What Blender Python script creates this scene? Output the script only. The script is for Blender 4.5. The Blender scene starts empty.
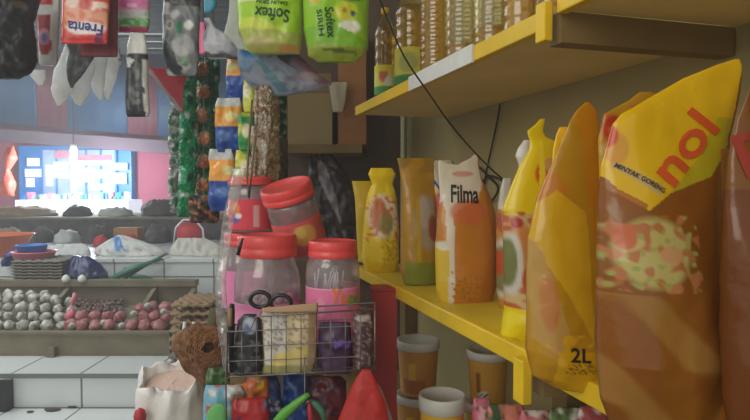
import bpy, bmesh, math, random
from mathutils import Vector, Matrix, noise, Euler
random.seed(7)
R = math.radians
scene = bpy.context.scene
C = scene.collection

# ------------------------------------------------------------------ camera
F = 600.0            # focal length in pixels of a 750 px wide frame
EYE = 1.45
HAZE = 0.036
PITCH = math.atan(22 / 600)
cam_data = bpy.data.cameras.new('camera')
cam_data.sensor_width = 36
cam_data.lens = 36 * F / 750
cam_data.clip_start = 0.02
cam = bpy.data.objects.new('camera', cam_data)
C.objects.link(cam)
cam.location = (0, 0, EYE)
cam.rotation_euler = (math.pi / 2 - PITCH, 0, 0)
scene.camera = cam

# ------------------------------------------------------------------ world, lights, exposure
world = bpy.data.worlds.new('world')
scene.world = world
world.use_nodes = True
bg = world.node_tree.nodes['Background']
bg.inputs[0].default_value = (1.0, 0.96, 0.88, 1)
bg.inputs[1].default_value = 0.55


def area(name, loc, target, size, power, col, sy=None):
    l = bpy.data.lights.new(name, 'AREA')
    l.energy = power
    l.color = col
    l.shape = 'RECTANGLE'
    l.size = size
    l.size_y = sy or size
    o = bpy.data.objects.new(name, l)
    C.objects.link(o)
    o.location = loc
    d = Vector(target) - Vector(loc)
    o.rotation_euler = d.to_track_quat('-Z', 'Y').to_euler()
    return o


def point(name, loc, power, col, r=0.05):
    l = bpy.data.lights.new(name, 'POINT')
    l.energy = power
    l.color = col
    l.shadow_soft_size = r
    o = bpy.data.objects.new(name, l)
    C.objects.link(o)
    o.location = loc
    return o


# added unseen fill lamp, as assumed daylight from behind and left of the camera
area('added_aisle_fill', (-1.5, -1.2, 2.6), (0.1, 1.3, 1.3), 1.8, 33, (1.0, 0.93, 0.80))
area('added_walkway_fill', (-2.3, 2.9, 2.95), (-1.3, 3.0, 0.6), 2.2, 60, (0.90, 0.98, 1.0))  # added unseen lamp that brightens the walkway and benches
area('added_shop_fill', (-3.7, 6.6, 2.72), (-3.6, 7.6, 1.4), 2.0, 9, (0.85, 0.95, 1.0), 0.3)  # added lamp brightening the shop front, with no tube built for it
scene.view_settings.view_transform = 'Standard'
scene.view_settings.look = 'None'
scene.view_settings.gamma = 1
scene.view_settings.use_curve_mapping = False
scene.view_settings.exposure = 0.14


# ------------------------------------------------------------------ helpers
def lin(c):
    return tuple((x / 255 / 12.92) if x / 255 <= 0.04045 else (((x / 255) + 0.055) / 1.055) ** 2.4 for x in c)


def ray(px, py):
    a = (px - 375) / F
    b = (210 - py) / F
    return Vector((a, math.cos(PITCH) + b * math.sin(PITCH), -math.sin(PITCH) + b * math.cos(PITCH)))


def P(px, py, Y):
    d = ray(px, py)
    return Vector((0, 0, EYE)) + d * (Y / d.y)


def PZ(px, py, z):
    d = ray(px, py)
    return Vector((0, 0, EYE)) + d * ((z - EYE) / d.z)


class Plane:
    """upright plane through the point seen at (cx,cy) at distance Y, turned by yaw"""
    def __init__(s, cx, cy, Y, yaw=0.0, tilt=0.0):
        s.c = P(cx, cy, Y)
        s.n = Vector((math.sin(R(yaw)), -math.cos(R(yaw)), 0))
        if tilt:
            ax = Vector((math.cos(R(yaw)), math.sin(R(yaw)), 0))
            s.n = Matrix.Rotation(R(tilt), 3, ax) @ s.n

    def __call__(s, px, py):
        d = ray(px, py)
        o = Vector((0, 0, EYE))
        t = (s.c - o).dot(s.n) / d.dot(s.n)
        return o + d * t


def wloc(o):
    v = Vector(o.location)
    while o.parent:
        o = o.parent
        v = v + o.location
    return v


def mesh_obj(name, verts, faces, mat, parent=None, cols=None, smooth=True, origin=None, mat_idx=None):
    me = bpy.data.meshes.new(name)
    vs = [Vector(v) for v in verts]
    if parent is not None:
        org = wloc(parent)
        loc = Vector((0, 0, 0))
    else:
        if origin is None:
            zs = min(v.z for v in vs)
            cx = (min(v.x for v in vs) + max(v.x for v in vs)) / 2
            cy = (min(v.y for v in vs) + max(v.y for v in vs)) / 2
            origin = Vector((cx, cy, zs))
        org = Vector(origin)
        loc = org
    me.from_pydata([tuple(v - org) for v in vs], [], faces)
    if cols:
        at = me.color_attributes.new('Col', 'FLOAT_COLOR', 'POINT')
        buf = []
        for c in cols:
            buf += [c[0], c[1], c[2], 1.0]
        at.data.foreach_set('color', buf)
    if smooth:
        me.polygons.foreach_set('use_smooth', [True] * len(me.polygons))
    if isinstance(mat, (list, tuple)):
        for m in mat:
            me.materials.append(m)
        if mat_idx:
            me.polygons.foreach_set('material_index', mat_idx)
    else:
        me.materials.append(mat)
    me.validate()
    bm = bmesh.new()
    bm.from_mesh(me)
    bmesh.ops.recalc_face_normals(bm, faces=bm.faces)
    bm.to_mesh(me)
    bm.free()
    o = bpy.data.objects.new(name, me)
    C.objects.link(o)
    o.location = loc
    if parent is not None:
        o.parent = parent
    return o


def thing(name, loc, label, cat, group=None):
    o = bpy.data.objects.new(name, None)
    o.empty_display_size = 0.05
    C.objects.link(o)
    o.location = loc
    return tag(o, label, cat, group)


def tag(o, label, cat, group=None, kind=None):
    if label:
        o['label'] = label
    if cat:
        o['category'] = cat
    if group:
        o['group'] = group
    if kind:
        o['kind'] = kind
    return o


def struct(o, label=None):
    o['kind'] = 'structure'
    if label:
        o['label'] = label
    return o


class MB:
    def __init__(s):
        s.v = []
        s.f = []

    def add(s, v, f):
        k = len(s.v)
        s.v += [Vector(x) for x in v]
        s.f += [tuple(i + k for i in q) for q in f]
        return s

    def box(s, a, b):
        x0, y0, z0 = a
        x1, y1, z1 = b
        return s.hexa([(x0, y0, z0), (x1, y0, z0), (x1, y1, z0), (x0, y1, z0)],
                      [(x0, y0, z1), (x1, y0, z1), (x1, y1, z1), (x0, y1, z1)])

    def hexa(s, bot, top):
        return s.add(list(bot) + list(top), [(3, 2, 1, 0), (4, 5, 6, 7), (0, 1, 5, 4), (1, 2, 6, 5), (2, 3, 7, 6), (3, 0, 4, 7)])

    def tube(s, pts, r, n=8, closed=False):
        pts = [Vector(p) for p in pts]
        rs = r if isinstance(r, (list, tuple)) else [r] * len(pts)
        rings = []
        m = len(pts)
        up = Vector((0.13, 0.21, 0.97))
        for i, p in enumerate(pts):
            if closed:
                t = (pts[(i + 1) % m] - pts[i - 1])
            else:
                t = (pts[min(i + 1, m - 1)] - pts[max(i - 1, 0)])
            t.normalize()
            a = t.cross(up)
            if a.length < 0.05:
                a = t.cross(Vector((1, 0, 0)))
            a.normalize()
            b = t.cross(a)
            rings.append([p + (a * math.cos(k * math.tau / n) + b * math.sin(k * math.tau / n)) * rs[i] for k in range(n)])
        v = [q for rr in rings for q in rr]
        f = []
        for i in range(m if closed else m - 1):
            j = (i + 1) % m
            for k in range(n):
                f.append((i * n + k, i * n + (k + 1) % n, j * n + (k + 1) % n, j * n + k))
        if not closed:
            f.append(tuple(range(n - 1, -1, -1)))
            f.append(tuple((m - 1) * n + k for k in range(n)))
        return s.add(v, f)

    def lathe(s, c, prof, n=40, cap=True):
        c = Vector(c)
        v = []
        f = []
        for (r, z) in prof:
            for k in range(n):
                a = k * math.tau / n
                v.append(c + Vector((r * math.cos(a), r * math.sin(a), z)))
        for i in range(len(prof) - 1):
            for k in range(n):
                f.append((i * n + k, i * n + (k + 1) % n, (i + 1) * n + (k + 1) % n, (i + 1) * n + k))
        if cap:
            f.append(tuple(range(n - 1, -1, -1)))
            f.append(tuple((len(prof) - 1) * n + k for k in range(n)))
        return s.add(v, f)

    def build(s, name, mat, parent=None, smooth=False, origin=None, cols=None):
        return mesh_obj(name, s.v, s.f, mat, parent, smooth=smooth, origin=origin, cols=cols)


def bevel(o, w, seg=2):
    m = o.modifiers.new('bevel', 'BEVEL')
    m.width = w
    m.segments = seg
    m.limit_method = 'ANGLE'
    return o


ORD = ('first second third fourth fifth sixth seventh eighth ninth tenth eleventh twelfth thirteenth fourteenth fifteenth sixteenth seventeenth eighteenth nineteenth '
       'twentieth twenty-first twenty-second twenty-third twenty-fourth twenty-fifth twenty-sixth twenty-seventh twenty-eighth twenty-ninth thirtieth').split()


# ---- materials
def mat_plain(name, col, rough=0.6, metal=0.0, bump=0.0, bscale=60, var=0.12, vscale=12, coat=0.0, spec=0.5, col2=None, emit=0.0, detail=3):
    m = bpy.data.materials.new(name)
    m.use_nodes = True
    nt = m.node_tree
    b = nt.nodes['Principled BSDF']
    tc = nt.nodes.new('ShaderNodeTexCoord')
    nz = nt.nodes.new('ShaderNodeTexNoise')
    nz.inputs['Scale'].default_value = vscale
    nz.inputs['Detail'].default_value = detail
    nt.links.new(tc.outputs['Object'], nz.inputs['Vector'])
    mx = nt.nodes.new('ShaderNodeMix')
    mx.data_type = 'RGBA'
    c = lin(col)
    c2 = lin(col2) if col2 else tuple(x * (1 - var * 2) for x in c)
    mx.inputs[6].default_value = (*c, 1)
    mx.inputs[7].default_value = (*c2, 1)
    mr = nt.nodes.new('ShaderNodeMapRange')
    mr.inputs[1].default_value = 0.35
    mr.inputs[2].default_value = 0.68
    nt.links.new(nz.outputs['Fac'], mr.inputs[0])
    nt.links.new(mr.outputs[0], mx.inputs[0])
    nt.links.new(mx.outputs[2], b.inputs['Base Color'])
    b.inputs['Roughness'].default_value = rough
    b.inputs['Metallic'].default_value = metal
    b.inputs['Specular IOR Level'].default_value = spec
    b.inputs['Coat Weight'].default_value = coat
    if emit:
        nt.links.new(mx.outputs[2], b.inputs['Emission Color'])
        b.inputs['Emission Strength'].default_value = emit
    if bump:
        n2 = nt.nodes.new('ShaderNodeTexNoise')
        n2.inputs['Scale'].default_value = bscale
        n2.inputs['Detail'].default_value = 4
        nt.links.new(tc.outputs['Object'], n2.inputs['Vector'])
        bp = nt.nodes.new('ShaderNodeBump')
        bp.inputs['Strength'].default_value = bump
        bp.inputs['Distance'].default_value = 0.004
        nt.links.new(n2.outputs['Fac'], bp.inputs['Height'])
        nt.links.new(bp.outputs[0], b.inputs['Normal'])
    return m


def mat_print(name, rough=0.35, bump=0.35, bscale=45, transl=0.0, coat=0.0, metal=0.0, dist=0.006):
    """printed film: its artwork is the mesh's own colour attribute"""
    m = bpy.data.materials.new(name)
    m.use_nodes = True
    nt = m.node_tree
    b = nt.nodes['Principled BSDF']
    at = nt.nodes.new('ShaderNodeVertexColor')
    at.layer_name = 'Col'
    nt.links.new(at.outputs[0], b.inputs['Base Color'])
    b.inputs['Roughness'].default_value = rough
    b.inputs['Metallic'].default_value = metal
    b.inputs['Coat Weight'].default_value = coat
    b.inputs['Coat Roughness'].default_value = 0.15
    tc = nt.nodes.new('ShaderNodeTexCoord')
    n2 = nt.nodes.new('ShaderNodeTexNoise')
    n2.inputs['Scale'].default_value = bscale
    n2.inputs['Detail'].default_value = 3
    n2.inputs['Distortion'].default_value = 0.8
    nt.links.new(tc.outputs['Object'], n2.inputs['Vector'])
    bp = nt.nodes.new('ShaderNodeBump')
    bp.inputs['Strength'].default_value = bump
    bp.inputs['Distance'].default_value = dist
    nt.links.new(n2.outputs['Fac'], bp.inputs['Height'])
    nt.links.new(bp.outputs[0], b.inputs['Normal'])
    if transl:
        out = nt.nodes['Material Output']
        tr = nt.nodes.new('ShaderNodeBsdfTranslucent')
        nt.links.new(at.outputs[0], tr.inputs[0])
        mx = nt.nodes.new('ShaderNodeMixShader')
        mx.inputs[0].default_value = transl
        nt.links.new(b.outputs[0], mx.inputs[1])
        nt.links.new(tr.outputs[0], mx.inputs[2])
        nt.links.new(mx.outputs[0], out.inputs[0])
    return m


def mat_clear(name, tint=(240, 240, 240), gloss=0.12, rough=0.12, milky=0.0, milk=(230, 230, 235), bump=0.0, bscale=40):
    m = bpy.data.materials.new(name)
    m.use_nodes = True
    nt = m.node_tree
    nt.nodes.remove(nt.nodes['Principled BSDF'])
    out = nt.nodes['Material Output']
    tr = nt.nodes.new('ShaderNodeBsdfTransparent')
    tr.inputs[0].default_value = (*lin(tint), 1)
    gl = nt.nodes.new('ShaderNodeBsdfGlossy')
    gl.inputs['Roughness'].default_value = rough
    gl.inputs['Color'].default_value = (1, 1, 1, 1)
    lw = nt.nodes.new('ShaderNodeLayerWeight')
    lw.inputs[0].default_value = 0.25
    mm = nt.nodes.new('ShaderNodeMath')
    mm.operation = 'MULTIPLY_ADD'
    mm.inputs[1].default_value = 0.55
    mm.inputs[2].default_value = gloss
    mm.use_clamp = True
    nt.links.new(lw.outputs['Fresnel'], mm.inputs[0])
    m1 = nt.nodes.new('ShaderNodeMixShader')
    df = nt.nodes.new('ShaderNodeBsdfDiffuse')
    df.inputs[0].default_value = (*lin(milk), 1)
    m1.inputs[0].default_value = milky
    nt.links.new(tr.outputs[0], m1.inputs[1])
    nt.links.new(df.outputs[0], m1.inputs[2])
    m2 = nt.nodes.new('ShaderNodeMixShader')
    nt.links.new(mm.outputs[0], m2.inputs[0])
    nt.links.new(m1.outputs[0], m2.inputs[1])
    nt.links.new(gl.outputs[0], m2.inputs[2])
    nt.links.new(m2.outputs[0], out.inputs[0])
    if bump:
        tc = nt.nodes.new('ShaderNodeTexCoord')
        n2 = nt.nodes.new('ShaderNodeTexNoise')
        n2.inputs['Scale'].default_value = bscale
        nt.links.new(tc.outputs['Object'], n2.inputs['Vector'])
        bp = nt.nodes.new('ShaderNodeBump')
        bp.inputs['Strength'].default_value = bump
        bp.inputs['Distance'].default_value = 0.006
        nt.links.new(n2.outputs['Fac'], bp.inputs['Height'])
        nt.links.new(bp.outputs[0], gl.inputs['Normal'])
    return m


def mat_tile(name, base, grout, sx, sz, rough=0.25):
    m = bpy.data.materials.new(name)
    m.use_nodes = True
    nt = m.node_tree
    b = nt.nodes['Principled BSDF']
    tc = nt.nodes.new('ShaderNodeTexCoord')
    br = nt.nodes.new('ShaderNodeTexBrick')
    br.offset = 0
    br.inputs['Color1'].default_value = (*lin(base), 1)
    br.inputs['Color2'].default_value = (*[x * 0.93 for x in lin(base)], 1)
    br.inputs['Mortar'].default_value = (*lin(grout), 1)
    br.inputs['Scale'].default_value = 1
    br.inputs['Brick Width'].default_value = sx
    br.inputs['Row Height'].default_value = sz
    br.inputs['Mortar Size'].default_value = 0.005
    br.inputs['Bias'].default_value = 0
    return m, nt, b, tc, br


M = {}
M['film'] = mat_print('printed_film', 0.32, 0.35, 30)
M['film_soft'] = mat_print('soft_printed_film', 0.5, 0.25, 30)
M['film_glossy'] = mat_print('glossy_crinkled_foil', 0.2, 1.0, 95, metal=0.3, dist=0.02)
M['oil_film'] = mat_print('oil_filled_film', 0.22, 0.35, 15, transl=0.3, coat=0.35, dist=0.01)
M['bag_white'] = mat_print('white_carrier_film', 0.4, 0.5, 35, transl=0.15)
M['paper'] = mat_print('printed_paper', 0.8, 0.3, 30)
M['bag_thin'] = mat_print('thin_plastic_bag', 0.4, 0.6, 35, transl=0.6)
M['yellow_paint'] = mat_plain('yellow_painted_wood', (226, 190, 28), 0.5, bump=0.3, bscale=30, var=0.10, vscale=9)
M['yellow_top'] = mat_plain('worn_yellow_board', (232, 200, 42), 0.45, bump=0.25, bscale=30, var=0.12, vscale=7)
M['underside'] = mat_plain('dusty_plywood', (224, 204, 142), 0.8, var=0.06, vscale=5, bump=0.1)
M['white_tape'] = mat_plain('white_sheet_over_edge', (225, 228, 225), 0.4, bump=0.3, bscale=50)
M['joist'] = mat_plain('dark_brown_wood', (130, 108, 66), 0.75, var=0.12, vscale=8)
M['plaster'] = mat_plain('grey_brown_plaster', (164, 152, 106), 0.9, bump=0.3, bscale=16, var=0.08, vscale=4)
M['partition'] = mat_plain('dark_stained_boards', (104, 88, 72), 0.8, var=0.15, vscale=5)
M['cable'] = mat_plain('black_cable', (38, 34, 32), 0.5)
M['red_lid'] = mat_plain('red_plastic_lid', (238, 84, 84), 0.38, var=0.03, coat=0.15)
M['jar'] = mat_clear('clear_jar_plastic', (240, 236, 240), 0.07, 0.15, 0.20, (232, 220, 230))
M['bottle'] = mat_clear('clear_bottle_plastic', (246, 242, 216), 0.06, 0.12, 0.06, (200, 186, 110))
M['oil'] = mat_clear('amber_oil', (246, 222, 110), 0.03, 0.2, 0.22, (214, 176, 34))
M['wrap'] = mat_clear('clear_plastic_wrap', (245, 245, 245), 0.10, 0.2, 0.10, (235, 235, 235), bump=1.0, bscale=40)
M['wire'] = mat_plain('grey_steel_wire', (140, 132, 128), 0.4, metal=0.6, var=0.2, vscale=60)
M['black_plastic'] = mat_plain('black_plastic', (30, 30, 36), 0.3, var=0.1)
M['steel'] = mat_plain('steel_blade', (180, 184, 190), 0.3, metal=0.8)
M['red_paint'] = mat_plain('red_painted_wood', (176, 46, 40), 0.5, var=0.08)
M['tub_lid'] = mat_plain('white_tub_lid', (224, 226, 220), 0.4, var=0.03)
M['coir'] = mat_plain('brown_coir_rope', (158, 110, 70), 0.95, bump=1.0, bscale=90, var=0.3, vscale=90)
M['eggtray'] = mat_plain('brown_pulp', (158, 132, 100), 0.95, bump=0.4, bscale=60, var=0.1)
M['eggtray_grey'] = mat_plain('grey_pulp', (128, 122, 110), 0.95, bump=0.4, bscale=60, var=0.1)
M['trough'] = mat_plain('grey_brown_timber', (128, 120, 100), 0.85, bump=0.3, bscale=30, var=0.12, vscale=10)
M['garlic'] = mat_plain('garlic_skin', (216, 214, 204), 0.6, var=0.2, vscale=26, col2=(112, 116, 108))
M['shallot'] = mat_plain('shallot_skin', (140, 72, 78), 0.5, vscale=34, col2=(196, 140, 136), bump=.6, bscale=60)
M['dark_shallot'] = mat_plain('dark_shallot_skin', (100, 76, 76), 0.6, vscale=28, col2=(140, 118, 112))
M['pink_plastic'] = mat_plain('pink_plastic', (232, 130, 150), 0.4, var=0.03)
M['blue_plastic'] = mat_plain('blue_plastic', (60, 120, 196), 0.4, var=0.03)
M['orange_plastic'] = mat_plain('orange_plastic', (214, 112, 74), 0.45, var=0.05)
M['red_plastic'] = mat_plain('red_basket_plastic', (190, 50, 62), 0.5, var=0.1)
M['white_plastic'] = mat_plain('white_plastic', (224, 228, 230), 0.45, var=0.03)
M['navy_bag'] = mat_plain('navy_bin_bag', (34, 44, 84), 0.3, bump=0.8, bscale=14, var=0.1)
M['green_stalk'] = mat_plain('green_stalk', (76, 130, 104), 0.5, var=0.15)
M['sack'] = mat_plain('woven_white_sack', (196, 200, 196), 0.8, bump=0.5, bscale=10, var=0.08)
M['heap_dark'] = mat_plain('dark_produce', (92, 84, 84), 0.8, bump=0.6, bscale=14, var=0.3, vscale=12)
M['heap_brown'] = mat_plain('brown_produce', (166, 142, 118), 0.8, bump=0.6, bscale=14, var=0.15, vscale=10)
M['carton'] = mat_plain('cardboard', (172, 122, 78), 0.85, var=0.08)
M['box_olive'] = mat_plain('olive_cardboard', (168, 150, 108), 0.85, var=0.07, vscale=5)
M['pink_wall'] = mat_plain('pink_painted_wall', (176, 84, 110), 0.7, var=0.08, vscale=2)
M['shutter_blue'] = mat_plain('blue_tarpaulin', (14, 58, 92), 0.6, var=0.08, vscale=3)
M['shutter_red'] = mat_plain('red_tarpaulin', (92, 26, 44), 0.6, var=0.08, vscale=3)
M['beam_grey'] = mat_plain('grey_steel_beam', (104, 84, 98), 0.6, var=0.08)
M['blue_panel'] = mat_plain('blue_shop_panel', (30, 120, 200), 0.4, var=0.05, emit=0.25)  # the frame is no lamp; a faint glow is added to brighten it
M['lit_white'] = mat_plain('lit_white_panel', (222, 232, 246), 0.5, var=0.03, emit=0.85)  # added glow here and in the next two brightens shop goods, not lamps
M['lit_grey'] = mat_plain('lit_shop_window', (150, 172, 204), 0.4, var=0.15, vscale=5, emit=0.45)
M['lit_pink'] = mat_plain('lit_red_sign', (220, 120, 140), 0.5, var=0.1, emit=0.4)
M['roof'] = mat_plain('dark_roof_sheet', (50, 54, 58), 0.7, var=0.15)
M['floor'] = mat_plain('grey_concrete', (112, 108, 104), 0.8, bump=0.3, bscale=10)
M['tube'] = mat_plain('tube_lamp_glass', (255, 255, 255), 0.3, var=0.0, emit=14)
M['rail'] = mat_plain('bamboo_rail', (120, 100, 70), 0.7)
M['dark_print'] = mat_plain('black_ink', (36, 30, 26), 0.5, var=0)
M['blue_print'] = mat_plain('blue_ink', (40, 60, 150), 0.5, var=0)
M['white_print'] = mat_plain('white_ink', (236, 236, 236), 0.5, var=0)
M['red_print'] = mat_plain('red_ink', (206, 84, 34), 0.5, var=0)
M['maroon_print'] = mat_plain('maroon_ink', (150, 46, 28), 0.5, var=0)
M['green_print'] = mat_plain('dark_green_ink', (30, 84, 44), 0.5, var=0)
M['orange_print'] = mat_plain('orange_ink', (238, 140, 40), 0.5, var=0)
M['lime_print'] = mat_plain('lime_ink', (120, 180, 60), 0.5, var=0)
M['magenta_print'] = mat_plain('magenta_ink', (220, 70, 130), 0.5, var=0)
M['green_bag'] = mat_plain('green_plastic_strip', (96, 176, 64), 0.4, bump=0.4, var=0.1)
M['lime_bag'] = mat_plain('pale_green_plastic', (150, 220, 150), 0.4, bump=0.4, var=0.05)
M['stick'] = mat_plain('white_stick', (235, 235, 238), 0.4, var=0)
M['purple_wrap'] = mat_plain('purple_wrapper', (104, 84, 170), 0.35, bump=0.6, var=0.3, vscale=60, col2=(190, 180, 215))
M['orange_sweet'] = mat_plain('orange_sweets', (216, 120, 60), 0.45, bump=0.5, vscale=50, col2=(226, 180, 90))
M['pink_sweet'] = mat_plain('pink_sweets', (206, 160, 180), 0.5, bump=0.6, vscale=45, col2=(170, 140, 150))


# ---- artwork: a list of coloured shapes laid over a base colour
def inpoly(x, y, poly):
    r = False
    j = len(poly) - 1
    for i in range(len(poly)):
        xi, yi = poly[i]
        xj, yj = poly[j]
        if (yi > y) != (yj > y) and x < (xj - xi) * (y - yi) / (yj - yi) + xi:
            r = not r
        j = i
    return r


def art(base, *ops):
    bc = lin(base)

    def fn(x, y):
        c = bc
        for op in ops:
            k = op[0]
            w = 0.0
            if k == 'e':
                _, cx, cy, rx, ry, col = op[:6]
                d = math.hypot((x - cx) / rx, (y - cy) / ry)
                w = min(1, max(0, (1 - d) * 5))
            elif k == 'p':
                col = op[2]
                w = 1.0 if inpoly(x, y, op[1]) else 0.0
            elif k == 'r':
                _, x0, y0, x1, y1, col = op[:6]
                w = 1.0 if x0 <= x <= x1 and y0 <= y <= y1 else 0.0
            elif k == 'n':      # patchy second colour inside a rectangle
                _, x0, y0, x1, y1, sc, th, col = op
                if x0 <= x <= x1 and y0 <= y <= y1:
                    w = min(1, max(0, (noise.noise(Vector((x * sc, y * sc, th * 9))) - th) * 5))
            elif k == 'g':      # graded print from one y to another
                _, y0, y1, col = op
                w = min(1, max(0, (y - y0) / (y1 - y0)))
            if w:
                cc = lin(col)
                if len(op) > 6 and k in 'er':
                    w *= op[6]
                c = tuple(a * (1 - w) + b * w for a, b in zip(c, cc))
        return c
    return fn


def interp(tab, y):
    if y <= tab[0][0]:
        return tab[0][1:]
    for a, b in zip(tab, tab[1:]):
        if y <= b[0]:
            t = (y - a[0]) / (b[0] - a[0]) if b[0] > a[0] else 0
            return tuple(p * (1 - t) + q * t for p, q in zip(a[1:], b[1:]))
    return tab[-1][1:]


class Bag:
    """filled soft pack: rows = (y, left, right), thick = (y, metres)"""
    def __init__(s, plane, rows, thick, paint, crease=0.0, seed=0, power=0.55, top=None):
        s.pl = plane
        s.rows = rows
        s.th = thick
        s.paint = paint
        s.cr = crease
        s.seed = seed
        s.pw = power
        s.freq = 36
        s.top = top      # list of (u, dy): shape of the upper edge

    def thick_at(s, px, py):
        l, r = interp(s.rows, py)
        u = max(-1, min(1, (px - l) / max(r - l, .01) * 2 - 1))
        t = interp(s.th, py)[0]
        return t * (1 - abs(u) ** 2.5) ** s.pw

    def front(s, px, py, off=0.0):
        p = s.pl(px, py)
        t = s.thick_at(px, py)
        d = s.pl.n * (t + off)
        if s.cr:
            q = p * s.freq
            k = noise.noise(Vector((q.x, q.z * .6, s.seed))) + 0.35 * noise.noise(Vector((q.x * 2.4, q.z * 1.9, s.seed + 5)))
            d = d + s.pl.n * (k * s.cr)
        return p + d

    def build(s, name, mat, parent=None, step=2.0, origin=None):
        y0, y1 = s.rows[0][0], s.rows[-1][0]
        wmax = max(r[2] - r[1] for r in s.rows)
        ny = max(4, int((y1 - y0) / step))
        nx = max(4, int(wmax / step))
        V = []
        cols = []
        fr = []
        bk = []
        for j in range(ny + 1):
            row = []
            rowb = []
            for i in range(nx + 1):
                u = i / nx
                py = y0 + (y1 - y0) * j / ny
                if s.top:
                    dy = interp(s.top, u)[0]
                    py = py + dy * (1 - j / ny)
                l, r = interp(s.rows, py)
                px = l + (r - l) * u
                row.append(len(V))
                V.append(s.front(px, py))
                cols.append(s.paint(px, py))
                if i in (0, nx):
                    rowb.append(row[-1])
                else:
                    rowb.append(len(V))
                    f = s.front(px, py)
                    t = s.thick_at(px, py)
                    V.append(f - s.pl.n * (2 * t + 0.0006))
                    cols.append(s.paint(px, py))
            fr.append(row)
            bk.append(rowb)
        Fc = []
        for j in range(ny):
            for i in range(nx):
                Fc.append((fr[j][i], fr[j][i + 1], fr[j + 1][i + 1], fr[j + 1][i]))
                Fc.append((bk[j][i], bk[j + 1][i], bk[j + 1][i + 1], bk[j][i + 1]))
        for j in (0, ny):
            for i in range(nx):
                q = (fr[j][i], fr[j][i + 1], bk[j][i + 1], bk[j][i])
                q = tuple(dict.fromkeys(q))
                if len(q) > 2:
                    Fc.append(q)
        s.obj = mesh_obj(name, V, Fc, mat, parent, cols=cols, origin=origin)
        return s.obj


_tc = {}


def text_mesh(body, shear=0.0):
    k = (body, shear)
    if k in _tc:
        return _tc[k]
    cu = bpy.data.curves.new('t', 'FONT')
    cu.body = body
    cu.resolution_u = 3
    cu.shear = shear
    cu.offset = 0.02
    o = bpy.data.objects.new('t', cu)
    C.objects.link(o)
    dg = bpy.context.evaluated_depsgraph_get()
    dg.update()
    me = o.evaluated_get(dg).to_mesh()
    v = [Vector(x.co) for x in me.vertices]
    f = [tuple(p.vertices) for p in me.polygons]
    bpy.data.objects.remove(o)
    bpy.data.curves.remove(cu)
    x0 = min(p.x for p in v)
    x1 = max(p.x for p in v)
    y0 = min(p.y for p in v)
    y1 = max(p.y for p in v)
    v = [((p.x - (x0 + x1) / 2) / (x1 - x0), (p.y - (y0 + y1) / 2) / (y1 - y0)) for p in v]
    _tc[k] = (v, f)
    return v, f


def lettering(body, surf, cx, cy, w, h, rot, mat, parent, name='lettering', off=0.0015, shear=0.0, flip=1):
    """letters printed on a surface; cx,cy,w,h in frame units, rot in degrees clockwise"""
    v, f = text_mesh(body, shear)
    ca, sa = math.cos(R(rot)), math.sin(R(rot))
    V = []
    for (a, b) in v:
        x = a * w * flip
        y = -b * h
        V.append(surf(cx + x * ca - y * sa, cy + x * sa + y * ca, off))
    return mesh_obj(name, V, f, mat, parent, smooth=False)


def soft_pack(name, label, cat, plane, rows, thick, paint, mat='film', group=None, crease=0.0, seed=0, top=None, letters=(), step=2.0, power=0.55, parts=False):
    b = Bag(plane, rows, thick, paint, crease, seed, power, top)
    if 'oil' in mat:
        b.freq = 20
    if letters or parts:
        y = rows[-1]
        base = plane((y[1] + y[2]) / 2, y[0])
        t = thing(name, base, label, cat, group)
        po = b.build('pouch' if 'pouch' in name else 'packet', M[mat], t, step)
        for (body, cx, cy, w, h, rot, m) in letters:
            lettering(body, b.front, cx, cy, w, h, rot, M[m], po)
        b.root = t
    else:
        o = b.build(name, M[mat], None, step)
        tag(o, label, cat, group)
        b.root = o
    return b


def shelf_pt(s, l, z):
    th = SHELF_YAW
    return Vector((l * math.cos(th) - s * math.sin(th), l * math.sin(th) + s * math.cos(th), EYE + z))


SHELF_YAW = math.atan((375 - 198) / F)
COS = math.cos(SHELF_YAW)
L0 = 0.461 * COS          # front edge of the shelves, sideways from the eye
L1 = 0.76 * COS           # wall behind them


def sbox(mb, s0, s1, l0, l1, z0, z1):
    q = [(s0, l0), (s0, l1), (s1, l1), (s1, l0)]
    return mb.hexa([shelf_pt(a, b, z0) for a, b in q], [shelf_pt(a, b, z1) for a, b in q])


# ================================================================== SETTING
def quad_struct(name, pts, mat, thick=0.02, nrm=None):
    pts = [Vector(p) for p in pts]
    n = (pts[1] - pts[0]).cross(pts[3] - pts[0]).normalized() if nrm is None else Vector(nrm)
    mb = MB().hexa(pts, [p + n * thick for p in pts])
    return struct(mb.build(name, mat))


quad_struct('floor', [(-7, -2, -0.05), (3, -2, -0.05), (3, 9, -0.05), (-7, 9, -0.05)], M['floor'], 0.05, (0, 0, 1))
# wall behind the shelves
mb = MB()
sbox(mb, -0.8, 2.45, L1, L1 + 0.05, -EYE, 1.1)
struct(mb.build('wall_right', M['plaster']))
# unseen stall roof board above the shelves, placed to block light from overhead
mb = MB()
sbox(mb, -0.8, 2.45, -0.2, L1 + 0.05, 1.1, 1.14)
struct(mb.build('ceiling', M['roof']))
# partition at the far end of the stall
xr = P(470, 200, 2.2)
a = P(232, 200, 2.2)
b = shelf_pt(2.25, L1, 0)
mb = MB()
mb.hexa([(a.x, 2.18, 0.0), (b.x + 0.03, 2.18, 0.0), (b.x + 0.03, 2.22, 0.0), (a.x, 2.22, 0.0)],
        [(a.x, 2.18, 2.55), (b.x + 0.03, 2.18, 2.55), (b.x + 0.03, 2.22, 2.55), (a.x, 2.22, 2.55)])
struct(mb.build('wall_back', M['partition']))

# market hall roof: ribbed sheets with open slots that let daylight in
zroof = EYE + 1.60


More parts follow.
